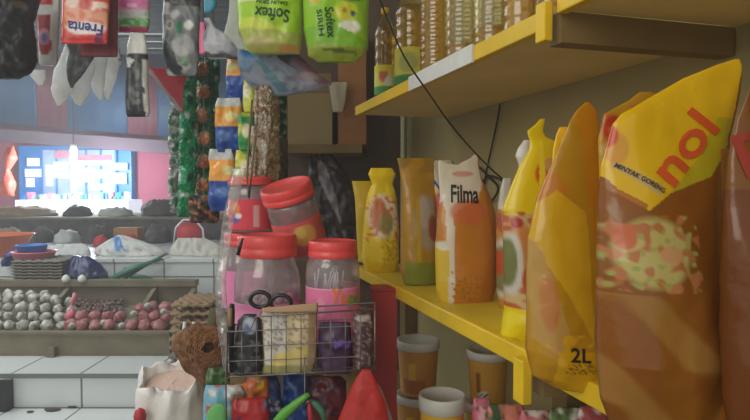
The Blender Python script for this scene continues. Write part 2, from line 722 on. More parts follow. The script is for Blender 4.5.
def roof_sheet(name, x0, x1, y0, y1):
    n = max(2, int((y1 - y0) / 0.03))
    V = []
    Fc = []
    for j in range(n + 1):
        y = y0 + (y1 - y0) * j / n
        z = zroof + 0.02 * math.sin(y * math.tau / 0.16)
        V += [(x0, y, z), (x1, y, z), (x1, y, z + 0.01), (x0, y, z + 0.01)]
    for j in range(n):
        a = j * 4
        b = a + 4
        Fc += [(a, a + 1, b + 1, b), (a + 3, b + 3, b + 2, a + 2), (a, b, b + 3, a + 3), (a + 1, a + 2, b + 2, b + 1)]
    return struct(mesh_obj(name, V, Fc, M['roof'], smooth=False))


roof_sheet('ceiling', -7, -2.72, 2.4, 8.0)
roof_sheet('ceiling', -1.95, 1.4, 2.4, 8.0)
for (y0, y1) in ((2.4, 6.22), (6.36, 6.52), (6.66, 6.84), (7.02, 8.0)):
    roof_sheet('ceiling', -2.72, -1.95, y0, y1)

# thin haze volume added to veil the hall and imitate lens glare
hm = bpy.data.materials.new('veil_haze')
hm.use_nodes = True
hm.node_tree.nodes.remove(hm.node_tree.nodes['Principled BSDF'])
vs_ = hm.node_tree.nodes.new('ShaderNodeVolumeScatter')
vs_.inputs['Color'].default_value = (0.96, 0.98, 1.0, 1)
vs_.inputs['Density'].default_value = HAZE
vs_.inputs['Anisotropy'].default_value = 0.35
hm.node_tree.links.new(vs_.outputs[0], hm.node_tree.nodes['Material Output'].inputs['Volume'])
hz = MB().box((-6.9, -1.9, -0.03), (1.35, 8.3, 3.3)).build('haze', hm)
tag(hz, 'thin haze added through the market hall to imitate veiling glare', 'haze', None, 'stuff')

# far side: pink wall, tarpaulin band and beam
YW = 7.4


def vrect(px0, py0, px1, py1, Y, depth=0.03):
    a = P(px0, py1, Y)
    b = P(px1, py0, Y)
    return (a.x, Y, a.z), (b.x, Y + depth, b.z)


a, b = vrect(-160, 50, 330, 235, YW)
struct(MB().box((a[0], YW, 0), (b[0], YW + 0.05, b[2])).build('wall_far', M['pink_wall']))
edges = [-160, -90, -40, 37, 68, 128, 158, 230]
for i in range(len(edges) - 1):
    x0, x1 = edges[i], edges[i + 1]
    red = i % 2 == 1 if i < 2 else (i in (3, 5, 7))
    mb = MB()
    nx = 24
    V = []
    for j in range(nx + 1):
        px = x0 + (x1 - x0) * j / nx
        yb = 124 + (px - 0) * 0.075
        off = 0.004 * math.sin(j * .9)
        p = P(px, yb, YW - 0.22)
        V += [Vector((p.x, p.y + off, p.z)), Vector((p.x, p.y + off + 0.01, p.z)),
              Vector((p.x, p.y + off, EYE + 1.58)), Vector((p.x, p.y + off + 0.01, EYE + 1.58))]
    Fc = []
    for j in range(nx):
        a = 4 * j
        Fc += [(a, a + 4, a + 6, a + 2), (a + 1, a + 3, a + 7, a + 5), (a, a + 1, a + 5, a + 4), (a + 2, a + 6, a + 7, a + 3)]
    Fc += [(0, 2, 3, 1), (4 * nx, 4 * nx + 1, 4 * nx + 3, 4 * nx + 2)]
    mid = (x0 + x1) / 2
    pos = {-125.: 'far left of the frame edge', -65.: 'left of the frame edge', -1.5: 'over the orange lantern', 52.5: 'over the shop window',
           98.: 'over the lit shop sign', 143.: 'over the pink wall'}.get(mid, 'behind the hanging snack strips')
    tag(mesh_obj('tarpaulin', V, Fc, M['shutter_red'] if red else M['shutter_blue']),
        ('dull red' if red else 'blue') + ' tarpaulin panel hanging ' + pos, 'tarpaulin', 'red and blue tarpaulins above the far shop')
mb = MB()
p0, p1 = P(-160, 118, YW - 0.3), P(330, 152, YW - 0.3)
q0, q1 = P(-160, 129, YW - 0.3), P(330, 166, YW - 0.3)
d = Vector((0, 0.08, 0))
mb.hexa([q0, q1, q1 + d, q0 + d], [p0, p1, p1 + d, p0 + d])
struct(mb.build('trim_1', M['beam_grey']))

# ================================================================== FAR SHOP
sh = thing('market_shop', P(75, 212, YW - 0.25), 'brightly lit blue framed shop front across the market', 'shop')
ysh = YW - 0.12


def flat(name, x0, y0, x1, y1, Y, mat, parent, depth=0.02):
    a, b = vrect(x0, y0, x1, y1, Y, depth)
    return MB().box(a, b).build(name, M[mat], parent)


flat('frame', 20, 146, 131, 213, ysh, 'blue_panel', sh, .12)
flat('window_pane', 41, 150, 115, 197, ysh - 0.03, 'lit_grey', sh)
for (x0, y0, x1, y1, m) in ((27, 158, 39, 166, 'lit_white'), (25, 169, 41, 177, 'lit_white'), (26, 178, 34, 187, 'lit_white'), (44, 152, 52, 160, 'lit_grey'),
                            (55, 151, 68, 158, 'lit_pink'), (54, 162, 68, 178, 'lit_white'), (70, 155, 111, 160, 'lit_pink'), (70, 161, 111, 165, 'lit_white'),
                            (73, 167, 82, 186, 'lit_white'), (84, 168, 94, 182, 'lit_white'), (96, 170, 108, 178, 'lit_white'), (114, 163, 127, 170, 'lit_white'),
                            (112, 173, 126, 184, 'lit_white'), (88, 184, 112, 190, 'lit_white'), (46, 165, 52, 186, 'lit_white')):
    flat('poster', x0, y0, x1, y1, ysh - 0.05, m, sh, 0.012)
for k in range(6):
    x = 41 + k * 14.8
    flat('window_bar', x, 150, x + 1.2, 197, ysh - 0.045, 'blue_panel', sh, 0.012)
cn = thing('shop_counter', P(72, 212, 6.6), 'glowing white shop counter piled with small goods', 'counter')
pa_, pb_ = P(15, 200, 6.6), P(128, 200, 6.6)
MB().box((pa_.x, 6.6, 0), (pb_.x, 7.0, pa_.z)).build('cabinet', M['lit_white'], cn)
rnd = random.Random(3)
for k in range(26):
    x = 20 + k * 4.1
    h = rnd.uniform(3, 8)
    p = P(x, 200, 6.6) + Vector((0, .1, 0.0005))
    w = rnd.uniform(0.02, 0.035)
    hh = h * 6.6 / F
    mbx = MB().box((p.x - w, p.y, p.z), (p.x + w, p.y + 0.08, p.z + hh))
    o = mbx.build('packet', M[rnd.choice(['lit_white', 'lit_white', 'blue_panel', 'lit_grey', 'lit_pink', 'green_stalk'])])
    tag(o, ORD[k] + ' small packet from the left in the row on the glowing shop counter', 'packet', 'small goods on the far shop counter')
# tube lamp
lt = thing('tube_lamp', P(75, 170, 6.5), 'bright white tube lamp burning before the far shop window', 'lamp')
pa, pb = P(73.5, 148, 6.5), P(74.5, 192, 6.5)
MB().tube([pa, pb], 0.03, 12).build('tube', M['tube'], lt, True)
for p in (pa, pb):
    MB().tube([p - Vector((0, 0, 0.035)), p + Vector((0, 0, 0.035))], 0.034, 12).build('end_cap', M['white_plastic'], lt, True)
MB().tube([pa, Vector((pa.x, pa.y, zroof))], 0.006, 6).build('wire', M['cable'], lt)
point('tube_lamp_light', P(74, 170, 6.35), 80, (0.82, 0.93, 1.0), 0.08)
# ceiling sign and lantern
o = flat('price_sign', 160, 136, 173, 153, YW - .02, 'heap_brown', None, 0.02)
tag(o, 'small cream board fixed to the pink wall', 'sign')
pl = Plane(8, 170, 6.2)
soft_pack('lantern', 'orange red folded lantern hanging at the left edge of the picture', 'lantern', pl,
          [(146, 6, 14), (158, 4, 16), (170, 7, 9), (182, 1, 14), (196, -2, 14)], [(146, .02), (158, .08), (170, .03), (185, .09), (196, .05)],
          art((236, 92, 70), ('r', -2, 178, 4, 190, (240, 220, 230))), 'film_soft', crease=0.02, seed=4)

# ================================================================== MARKET BENCHES


def tile_mat(name, base, grout, axes, size):
    m, nt, b, tc, br = mat_tile(name, base, grout, size[0], size[1])
    sp = nt.nodes.new('ShaderNodeSeparateXYZ')
    cb = nt.nodes.new('ShaderNodeCombineXYZ')
    geo = nt.nodes.new('ShaderNodeNewGeometry')
    nt.links.new(geo.outputs['Position'], sp.inputs[0])
    sh_ = nt.nodes.new('ShaderNodeMath')
    sh_.operation = 'ADD'
    sh_.inputs[1].default_value = 1.341 + 3.16
    nt.links.new(sp.outputs[axes[0]], sh_.inputs[0])
    nt.links.new(sh_.outputs[0], cb.inputs[0])
    nt.links.new(sp.outputs[axes[1]], cb.inputs[1])
    nt.links.new(cb.outputs[0], br.inputs['Vector'])
    nt.links.new(br.outputs['Color'], b.inputs['Base Color'])
    b.inputs['Roughness'].default_value = 0.25
    return m


M['tile_top'] = tile_mat('white_tiles_flat', (222, 228, 228), (120, 124, 124), (0, 1), (0.316, 0.30))
M['tile_face'] = tile_mat('white_tiles_upright', (216, 224, 226), (120, 124, 124), (0, 2), (0.316, 0.1475))


def bench(name, label, x0, x1, y0, y1, z1, topmat='tile_top', facemat='tile_face', lip=0.012):
    t = thing(name, ((x0 + x1) / 2, (y0 + y1) / 2, 0), label, 'bench')
    MB().box((x0, y0, 0), (x1, y1, z1 - 0.02)).build('base', M[facemat], t)
    MB().box((x0 - lip, y0 - lip, z1 - 0.02), (x1 + lip, y1, z1)).build('top', M[topmat], t)
    return t


Z1, Z2 = 0.447, 0.605
bench('tiled_step', 'low white tiled step in front of the onion trough', -2.35, -0.56, 2.20, 2.70, Z1)
bench('tiled_bench', 'white tiled bench under the onion trough', -2.35, -0.56, 2.71, 3.40, Z2)
bench('tiled_counter', 'higher white tiled counter behind the onion trough', -3.9, -0.56, 3.80, 5.2, 1.0)
bench('rear_counter', 'rear market counter below the produce heaps', -5.0, -0.56, 5.32, 6.35, 1.19, 'trough', 'heap_dark')
# dark gap at left, imitated by an added black block
o = MB().box((P(-4, 400, 2.66).x, 2.65, Z1 + .0005), (P(8, 400, 2.66).x, 2.692, Z2 - .024)).build('gap_block', M['black_plastic'])
tag(o, 'black block standing in for the dark gap at the left edge of the tiled step', 'post')

# onion trough
YT0, YT1 = 3.0, 3.45
xl, xr_ = -2.3, P(170, 340, 3.0).x
tr = thing('vegetable_trough', ((xl + xr_) / 2, 3.2, Z2), 'long grey timber trough split into bins of garlic and shallots', 'trough')
zf = P(100, 334, 3.0).z
zb = P(100, 286, 3.42).z
mb = MB().box((xl, YT0, Z2 + 0.001), (xr_, YT0 + 0.02, zf))
mb.build('front_board', M['trough'], tr)
MB().box((xl, YT0 - 0.012, zf), (xr_, YT0 + 0.03, zf + 0.012)).build('front_rim', M['trough'], tr)
MB().box((xl, YT1 - 0.02, Z2 + 0.001), (xr_, YT1, zb)).build('back_board', M['trough'], tr)
MB().box((xl, YT1 - 0.05, zb), (xr_ + 0.01, YT1 + 0.02, zb + 0.035)).build('back_rim', M['trough'], tr)
for px in (125, 27, 170):
    x = P(px, 330, 3.0).x
    mb = MB().hexa([(x - .012, YT0 + .02, Z2 + .001), (x + .012, YT0 + .02, Z2 + .001), (x + .012, YT1 - .02, Z2 + .001), (x - .012, YT1 - .02, Z2 + .001)],
                   [(x - .012, YT0 + .02, zf + 0.01), (x + .012, YT0 + .02, zf + 0.01), (x + .012, YT1 - .02, zb), (x - .012, YT1 - .02, zb)])
    mb.build('divider', M['trough'], tr)
MB().box((xl, YT0 + .02, Z2 + .002), (xr_, YT1 - .02, Z2 + .012)).build('bottom_board', M['trough'], tr)
# slanted false floor
mb = MB().hexa([(xl, YT0 + .022, zf - .03), (xr_ - .013, YT0 + .022, zf - .03), (xr_ - .013, YT1 - .022, zb - .12), (xl, YT1 - .022, zb - .12)],
               [(xl, YT0 + .022, zf - .02), (xr_ - .013, YT0 + .022, zf - .02), (xr_ - .013, YT1 - .022, zb - .11), (xl, YT1 - .022, zb - .11)])
mb.build('slanted_floor', M['trough'], tr)
MB().box((P(50, 350, 3).x, 2.96, Z2), (P(58, 350, 3).x, 2.999, zf - .06)).build('foot', M['trough'], tr)


def bulb_mesh(name, mat, r, seed):
    rn = random.Random(seed)
    V = []
    Fc = []
    n = 12
    prof = [(0.15, -0.82), (0.6, -0.72), (0.93, -0.35), (1.0, 0.0), (0.86, 0.4), (0.5, 0.75), (0.18, .92), (0.10, 1.1), (0.04, 1.2)]
    for (a, z) in prof:
        for k in range(n):
            w = 1 + 0.08 * math.cos(k * math.tau / n * 6) * (1 if abs(z) < .8 else 0) + rn.uniform(-.04, .04)
            V.append((r * a * w * math.cos(k * math.tau / n), r * a * w * math.sin(k * math.tau / n), r * z))
    for i in range(len(prof) - 1):
        for k in range(n):
            Fc.append((i * n + k, i * n + (k + 1) % n, (i + 1) * n + (k + 1) % n, (i + 1) * n + k))
    Fc.append(tuple(range(n - 1, -1, -1)))
    Fc.append(tuple((len(prof) - 1) * n + k for k in range(n)))
    return V, Fc


def proto(name, mat, r, seed):
    V, Fc = bulb_mesh(name, mat, r, seed)
    return mesh_obj(name, V, Fc, M[mat], origin=(0, 0, 0))


def heap(first, spots, labels, cat, group, rnd):
    used = False
    for i, (p, sc, *wh) in enumerate(spots):
        o = first if not used else first.copy()
        if used:
            C.objects.link(o)
        used = True
        o.location = p
        o.scale = (sc, sc, sc * rnd.uniform(.85, 1))
        o.rotation_euler = (rnd.uniform(-1.4, 1.4), rnd.uniform(-1.4, 1.4), rnd.uniform(0, 6))
        tag(o, labels(*wh), cat, group)


def slope_z(y):
    t = (y - YT0 - .02) / (YT1 - YT0 - .04)
    return (zf - .02) + t * (zb - .11 - zf + .02)


rnd = random.Random(11)


def pile_spots(x0p, x1p, step, peak, layers, sc=1.0):
    """balls heaped in front part of the bin, peak(px)-> heap height in photo rows"""
    out = []
    names = ['front', 'second', 'third', 'fourth', 'rear']
    xa, xb = P(x0p, 330, 3.05).x, P(x1p, 330, 3.05).x
    for L in range(layers):
        y = YT0 + .062 + L * step * 0.75
        k = 0
        x = xa + (L % 2) * step / 2
        while x < xb:
            f = peak((x - xa) / (xb - xa))
            if L / max(1, layers - 1) <= f + 0.02:
                z = slope_z(y) + step * 0.60 + min(L, 3) * step * 0.42 * f
                out.append(((x + rnd.uniform(-.008, .008), y, z), sc * rnd.uniform(.85, 1.12), ORD[k], names[L]))
                k += 1
            x += step
    return out


g0 = proto('garlic_bulb', 'garlic', 0.031, 1)
heap(g0, pile_spots(-30, 64, 0.066, lambda t: 1 - 0.35 * max(0, t - .6) / .4, 5), lambda k, L: 'white garlic bulb, %s from the left in the %s row of the left bin' % (k, L), 'garlic', 'garlic bulbs heaped in the left trough bin', rnd)
s0 = proto('red_shallot', 'shallot', 0.034, 2)
heap(s0, pile_spots(68, 121, 0.070, lambda t: 0.9-abs(t-.4)*.5, 3), lambda k, L: 'reddish shallot, %s from the left in the %s row of the middle bin' % (k, L), 'shallot', 'shallots heaped in the middle trough bin', rnd)
s1 = proto('red_shallot', 'shallot', 0.036, 5)
heap(s1, pile_spots(131, 166, 0.068, lambda t: 1 - abs(t - .5) * .5, 4), lambda k, L: 'reddish shallot, %s from the left in the %s row of the right bin' % (k, L), 'shallot', 'shallots heaped in the right trough bin', rnd)
# a few pale ones
for k, (px, py) in enumerate([(72, 326), (104, 323), (122, 326), (134, 314), (148, 306), (158, 326), (164, 312)]):
    V, Fc = bulb_mesh('peeled_shallot', 'pink', 0.02, k)
    c = P(px, py, 3.03 + (330 - py) * .004)
    o = mesh_obj('peeled_shallot', [Vector(v) * (1 if v[2] < 0.02 else .8) + c for v in V], Fc, M['garlic'], origin=c)
    tag(o, 'pale peeled shallot on the red ones, %s from the left' % ORD[k], 'shallot', 'pale shallots on the red heaps')
# small dark shallots against the back of the middle bin
mb = MB()
for k in range(260):
    px = rnd.uniform(38, 122)
    y = rnd.uniform(3.24, 3.40)
    x = P(px, 300, y).x
    V, Fc = bulb_mesh('x', 'x', 0.011, k)
    c = Vector((x, y, slope_z(y) + rnd.uniform(.022, .045)))
    rot = Euler((rnd.uniform(0, 6), rnd.uniform(0, 6), 0)).to_matrix()
    mb.add([rot @ Vector(v) + c for v in V], Fc)
o = mb.build('small_shallot_heap', M['dark_shallot'], smooth=True)
tag(o, 'thin heap of tiny dark shallots at the back of the middle bin', 'shallots', None, 'stuff')
# pink scoop
c = P(69, 318, 3.10)
mb = MB().tube([c + Vector((-.005, 0, 0)), P(71, 312, 3.10), P(73, 302, 3.11), P(75, 293, 3.12)], [.022, .018, .011, .010], 12)
o = mb.build('plastic_scoop', M['pink_plastic'], smooth=True)
tag(o, 'pink plastic scoop standing handle up between garlic and shallots', 'scoop')

# ---- egg trays


def egg_tray(name, corners, rows, cols, amp, mat, parent=None, thick=0.006):
    """moulded tray: corners tl,tr,br,bl in world"""
    tl, trr, brr, bl = [Vector(c) for c in corners]
    nu, nv = cols * 6, rows * 6
    n = (trr - tl).cross(bl - tl).normalized()
    if n.y > 0:
        n = -n
    V = []
    for side in (0, 1):
        for j in range(nv + 1):
            for i in range(nu + 1):
                u, v = i / nu, j / nv
                p = tl.lerp(trr, u).lerp(bl.lerp(brr, u), v)
                h = amp * math.sin(u * cols * math.pi * 2) * math.sin(v * rows * math.pi * 2)
                V.append(p + n * (h - side * thick))
    Fc = []
    S = (nu + 1) * (nv + 1)
    for j in range(nv):
        for i in range(nu):
            a = j * (nu + 1) + i
            Fc.append((a, a + 1, a + nu + 2, a + nu + 1))
            Fc.append((S + a, S + a + nu + 1, S + a + nu + 2, S + a + 1))
    for j in range(nv):
        a = j * (nu + 1)
        Fc.append((a, a + nu + 1, S + a + nu + 1, S + a))
        a += nu
        Fc.append((a, S + a, S + a + nu + 1, a + nu + 1))
    for i in range(nu):
        Fc.append((i, S + i, S + i + 1, i + 1))
        a = nv * (nu + 1) + i
        Fc.append((a, a + 1, S + a + 1, S + a))
    return mesh_obj(name, V, Fc, M[mat], parent)


for k in range(8):
    z = Z2 + .016 + k * .0405
    x0, x1 = P(171 + k * .5, 330, 2.85).x, P(213, 330, 2.85).x
    brown = k > 2
    o = egg_tray('egg_tray', [(x0, 2.80, z), (x0, 3.08, z), (x1, 3.08, z), (x1, 2.80, z)][::-1], 4, 4, 0.013, 'eggtray' if brown else 'eggtray_grey', thick=.012)
    tag(o, ('brown' if brown else 'grey') + ' pulp egg tray in the stack right of the trough, %s from the bottom' % ORD[k], 'egg tray', 'egg trays stacked right of the trough')
for k in range(2):
    px = 185 + k * 9
    o = MB().tube([P(px - 6, 361, 2.79), P(px - 3, 342, 2.785), P(px, 322, 2.785)], 0.008, 8).build('white_strap', M['white_plastic'], smooth=True)
    tag(o, 'white plastic strap in front of the lower egg trays, ' + ['left', 'right'][k] + ' one', 'strap')
# stack on the trough's back rim
for k in range(7):
    z = zb + 0.037 + k * 0.0175
    x0, x1 = P(9, 280, 3.4).x, P(60, 280, 3.4).x
    o = egg_tray('egg_tray', [(x0, 3.42, z), (x0, 3.72, z), (x1, 3.72, z), (x1, 3.42, z)][::-1], 5, 5, 0.009, 'eggtray_grey')
    tag(o, 'grey egg tray in the flat stack under the pink basin, %s from the bottom' % ORD[k], 'egg tray', 'stacked grey egg trays under the basins')


def bowl(name, label, cx, top, bot, Y, rt, rb, mat, group=None):
    c = P(cx, bot, Y)
    h = P(cx, top, Y).z - c.z
    a, b = rt * Y / F, rb * Y / F
    mb = MB().lathe(c, [(b, 0), (a, h), (a * 1.06, h), (a * 1.06, h + .006), (a * .96, h + .004), (b * .93, .006)], 32)
    o = mb.build(name, M[mat], smooth=True)
    tag(o, label, 'basin', group)
    return o


bowl('pink_basin', 'flat pink plastic basin on the stack of grey egg trays', 34, 252, 259, 3.57, 20, 17, 'pink_plastic')
bowl('blue_basin', 'small flat blue basin resting in the pink basin', 32, 245.5, 251.5, 3.60, 14, 13, 'blue_plastic')
bowl('orange_basin', 'big orange plastic basin at the left edge on the white counter', 0, 235, 256, 3.98, 30, 20, 'orange_plastic')
# navy bag
soft_pack('plastic_bag', 'dark navy plastic bag slumped behind the onion trough', 'bag', Plane(86, 270, 3.52),
          [(256, 72, 88), (262, 66, 98), (272, 66, 106), (279, 66, 108), (283, 74, 106)], [(256, .01), (265, .06), (275, .09), (283, .06)],
          art((36, 46, 90)), 'film', crease=0.02, seed=8, step=1.6)
soft_pack('plastic_bag', 'small blue plastic bag beside the egg tray stack under the orange basin', 'bag', Plane(12, 258, 3.75),
          [(247, 14, 24), (254, 6, 22), (262, 2, 12), (266, 3, 10)], [(247, .01), (256, .05), (266, .03)],
          art((40, 60, 120)), 'film', crease=0.02, seed=9, step=1.6)
for k, px in enumerate((66, 82)):
    c = P(px, 279.5, 3.40)
    o = MB().lathe(c, [(.006, -.02), (.02, -.012), (.024, .0), (.02, .014), (.011, .024), (.003, .028)], 16).build('egg', M['tub_lid'], smooth=True)
    tag(o, 'white egg on the trough rim in front of the navy bag, ' + ['left', 'right'][k] + ' one', 'egg')
# green stalks
for k, (a, b, r) in enumerate([((108, 281), (152, 262), 5), ((118, 283), (166, 254), 3), ((130, 276), (160, 283), 4), ((124, 268), (140, 281), 3.5), ((140, 268), (163, 259), 2.5)]):
    p, q = P(*a, 3.54 + k * .045), P(*b, 3.58 + k * .045)
    m_ = p.lerp(q, .5) + Vector((0, 0, .01))
    o = MB().tube([p, m_, q], [r * .6 * 3.6 / F, r * .7 * 3.6 / F, r * .4 * 3.6 / F], 8).build('green_stalk', M['green_stalk'], smooth=True)
    tag(o, 'green leafy stalk lying behind the trough, ' + ['thickest one at lower left', 'long one pointing up right', 'short one running down right', 'short one crossing at left', 'thin one on top'][k], 'stalk')
# sheets and sacks
soft_pack('white_sack', 'white woven sack with a blue stripe lying on the tiled counter', 'sack', Plane(130, 250, 4.0),
          [(235, 118, 122), (240, 108, 140), (248, 96, 160), (253, 93, 168), (255.5, 96, 168)], [(235, .01), (245, .06), (255.5, .08)],
          art((206, 210, 206), ('p', [(114, 237), (118, 236), (126, 250), (120, 250)], (90, 140, 200)), ('p', [(118, 236), (121, 236), (130, 250), (127, 250)], (90, 140, 200)),
              ('n', 88, 248, 205, 255, .2, .1, (190, 150, 160))), 'paper', crease=.03, seed=12)
soft_pack('white_sack', 'flat white sack sheet on the tiled counter left of the striped one', 'sack', Plane(70, 255, 4.0),
          [(244, 56, 84), (248, 52, 90), (255.5, 50, 91)], [(244, .01), (255, .05)], art((196, 200, 198)), 'paper', crease=.02, seed=13)
soft_pack('white_sack', 'white sack at the right of the tiled counter below the red basket', 'sack', Plane(195, 255, 4.0),
          [(238, 178, 205), (246, 172, 222), (253, 170, 228), (255.5, 171, 228)], [(238, .01), (255, .07)], art((200, 198, 190)), 'paper', crease=.03, seed=14)
c = P(128, 243, 5.05)
tag(MB().box((c.x - .1, 5.0, 1.0), (c.x + .1, 5.15, c.z + .13)).build('cardboard_box', M['carton']), 'small brown cardboard box behind the white striped sack', 'box')


def mound(name, label, cat, Y, x0, x1, top, bot, mat, seed, depth=0.2, kind=None, n=26):
    c = P((x0 + x1) / 2, bot, Y)
    c.z = (1.191 if Y > 5.3 else 1.001)
    w = (x1 - x0) / 2 * Y / F
    h = (bot - top) * Y / F
    V = []
    Fc = []
    for j in range(9):
        t = j / 8
        rr = math.cos(t * math.pi / 2) ** 0.7
        for k in range(n):
            a = k * math.tau / n
            q = 1 + .16 * noise.noise(Vector((math.cos(a) * 3, math.sin(a) * 3, seed + t * 3))) + .22 * noise.noise(Vector((math.cos(a) * 9, math.sin(a) * 9, seed + t * 9)))
            V.append(c + Vector((w * rr * q * math.cos(a), depth * rr * q * math.sin(a), h * math.sin(t * math.pi / 2) * (1 + .35 * noise.noise(Vector((rr * math.cos(a) * 4, seed, rr * math.sin(a) * 4)))))))
    for j in range(8):
        for k in range(n):
            Fc.append((j * n + k, j * n + (k + 1) % n, (j + 1) * n + (k + 1) % n, (j + 1) * n + k))
    Fc.append(tuple(range(n - 1, -1, -1)))
    Fc.append(tuple(8 * n + k for k in range(n)))
    o = mesh_obj(name, V, Fc, M[mat])
    o.data.materials[0]
    tag(o, label, cat, None, kind)
    return o


mound('produce_heap', 'long pale brown heap of produce at the left of the rear counter', 'produce', 5.62, -24, 58, 207, 216, 'heap_brown', 1, .16, kind='stuff')
mound('produce_heap', 'dark heap of produce next to the pale brown heap', 'produce', 5.62, 66, 90, 207, 217, 'heap_dark', 2, .14, kind='stuff')
mound('produce_heap', 'dark brown heap of leaves behind the red basket', 'produce', 5.62, 142, 176, 205, 220, 'heap_dark', 3, .16, kind='stuff')
mound('produce_heap', 'pale grey heap between the two dark heaps', 'produce', 5.62, 100, 132, 209, 217, 'sack', 4, .14, kind='stuff')
mound('produce_heap', 'small brown heap at the right end of the rear counter', 'produce', 5.62, 186, 214, 210, 217, 'heap_brown', 24, .14, kind='stuff')
mound('produce_heap', 'low dark mound behind the white sacks', 'produce', 4.95, 84, 112, 225, 242, 'heap_dark', 5, .12, kind='stuff')
mound('produce_heap', 'low brown mound right of the orange basin', 'produce', 4.95, 30, 52, 228, 242, 'heap_dark', 6, .12, kind='stuff')
mound('produce_heap', 'grey green mound between the low brown and low dark mounds', 'produce', 4.95, 56, 80, 230, 242, 'sack', 25, .12, kind='stuff')
mound('produce_heap', 'dark brown mound right of the cardboard box', 'produce', 4.95, 146, 172, 224, 242, 'heap_dark', 26, .12, kind='stuff')
mound('produce_heap', 'brown mound at the far left behind the orange basin', 'produce', 4.95, -8, 24, 228, 242, 'heap_brown', 27, .12, kind='stuff')
mound('produce_heap', 'small red mound left of the cardboard box', 'produce', 4.6, 94, 108, 236, 247, 'red_plastic', 7, 0.06, kind='stuff')
mound('produce_heap', 'red mound in front of the cardboard box', 'produce', 4.6, 122, 138, 236, 248, 'red_plastic', 8, 0.06, kind='stuff')
# red basket with pale wire
rb = thing('red_basket', PZ(190, 245, 1.002), 'round red basket in a white wire holder on the tiled counter', 'basket')
c = PZ(190, 245, 1.002)
MB().lathe(c, [(.07, 0), (.10, .05), (.10, .13), (.06, .18)], 24).build('basket_body', M['red_plastic'], rb, True)
MB().tube([c + Vector((-.12, -.03, .0)), c + Vector((-.10, -.03, .14)), c + Vector((-.04, -.03, .20)), c + Vector((.05, -.03, .20)), c + Vector((.11, -.03, .13)), c + Vector((.12, -.03, 0))], .008, 6).build('wire_holder', M['white_plastic'], rb, True)
# leaf scrap on the step
for k, (px, py) in enumerate(((52, 410), (72, 407), (30, 412))):
    c = PZ(px, py, Z1 + .003)
    w = [.035, .02, .015][k]
    n = 14
    V = [c + Vector((w * math.cos(a) * (1 + .2 * math.sin(3 * a)), w * .5 * math.sin(a), 0)) for a in [i * math.tau / n for i in range(n)]]
    V += [v + Vector((0, 0, .004)) for v in V]
    Fc = [tuple(range(n - 1, -1, -1)), tuple(range(n, 2 * n))] + [(i, (i + 1) % n, n + (i + 1) % n, n + i) for i in range(n)]
    tag(mesh_obj('leaf_scrap', V, Fc, M['heap_dark'], smooth=False), 'dark leaf scrap on the tiled step, ' + ['largest, in the middle', 'right hand one', 'left hand one'][k], 'leaf')

# ================================================================== SHELVES
SE = 1.69        # far end of the shelves
up = thing('upper_shelf', shelf_pt(1.3, (L0 + L1) / 2, 0.21), 'upper shelf board with a yellow edge holding oil bottles', 'shelf')
mb = MB()
sbox(mb, 0.703, SE, L0 + .012, L1 - .002, 0.212, 0.232)
mb.build('board', M['underside'], up)
mb = MB()
sbox(mb, 0.703, SE, L0 - .004, L0 + .012, 0.209, 0.235)
bevel(mb.build('edge_strip', M['yellow_paint'], up), .002)
mb = MB()
sbox(mb, 0.91, 1.22, L0 - .008, L0 - .0035, 0.207, 0.237)
o = mb.build('edge_sheet', M['white_tape'], up)
o['label'] = 'silvery white sheet stuck over the yellow edge'
up2 = thing('upper_shelf', shelf_pt(.3, (L0 + L1) / 2, 0.225), 'nearer upper shelf board running out of the top right corner', 'shelf')
mb = MB()
sbox(mb, -0.5, 0.673, L0 + .012, L1 - .002, 0.226, 0.244)
mb.build('board', M['underside'], up2)
mb = MB()
sbox(mb, -0.5, 0.673, L0 - .004, L0 + .012, 0.221, 0.256)
bevel(mb.build('edge_strip', M['yellow_paint'], up2), .002)
for (s_, l_) in ((.56, L0 + .10), (.52, L0 + .20)):
    MB().lathe(shelf_pt(s_, l_, .2245), [(.0028, 0), (.0028, .0015)], 10).build('nail', M['joist'], up2)
jb = thing('shelf_bracket', shelf_pt(.715, (L0 + L1) / 2, 0.19), 'cross joist with yellow end block between the two upper boards', 'bracket')
mb = MB()
sbox(mb, 0.674, 0.702, L0 + .005, L1 - .002, 0.186, 0.2255)
mb.build('joist', M['joist'], jb)
mb = MB()
sbox(mb, 0.678, 0.700, L0 - .018, L0 - .005, 0.188, 0.238)
o = bevel(mb.build('end_block', M['yellow_paint'], jb), .002)
o['label'] = 'yellow painted end block'

lo = thing('lower_shelf', shelf_pt(.9, (L0 + L1) / 2, -0.24), 'lower yellow shelf carrying the cooking oil pouches', 'shelf')
mb = MB()
sbox(mb, -0.4, SE, L0 + .006, L1 - .002, -0.244, -0.226)
mb.build('board', M['yellow_top'], lo)
mb = MB()
sbox(mb, -0.4, SE, L0 - .012, L0 + .006, -0.252, -0.223)
bevel(mb.build('edge_strip', M['yellow_paint'], lo), .003)
lb = thing('shelf_bracket', shelf_pt(.775, (L0 + L1) / 2, -0.29), 'cross joist with yellow end block under the lower shelf', 'bracket')
mb = MB()
sbox(mb, 0.706, 0.732, L0 + .004, L1 - .002, -0.284, -0.253)
mb.build('joist', M['joist'], lb)
mb = MB()
sbox(mb, 0.706, 0.732, L0 - .028, L0 - .013, -0.292, -0.232)
o = bevel(mb.build('end_block', M['yellow_paint'], lb), .002)
o['label'] = 'yellow painted end block'
bs = thing('bottom_shelf', shelf_pt(.9, (L0 + L1) / 2, -0.68), 'low shelf board under the yellow shelf, below the tubs', 'shelf')
mb = MB()
sbox(mb, -0.2, 2.1, L0 + .0, L1 - .002, -0.685, -0.667)
mb.build('board', M['joist'], bs)
mb = MB()
sbox(mb, -0.2, 2.1, L0 - .015, L0 + .0, -0.70, -0.66)
mb.build('edge_strip', M['joist'], bs)
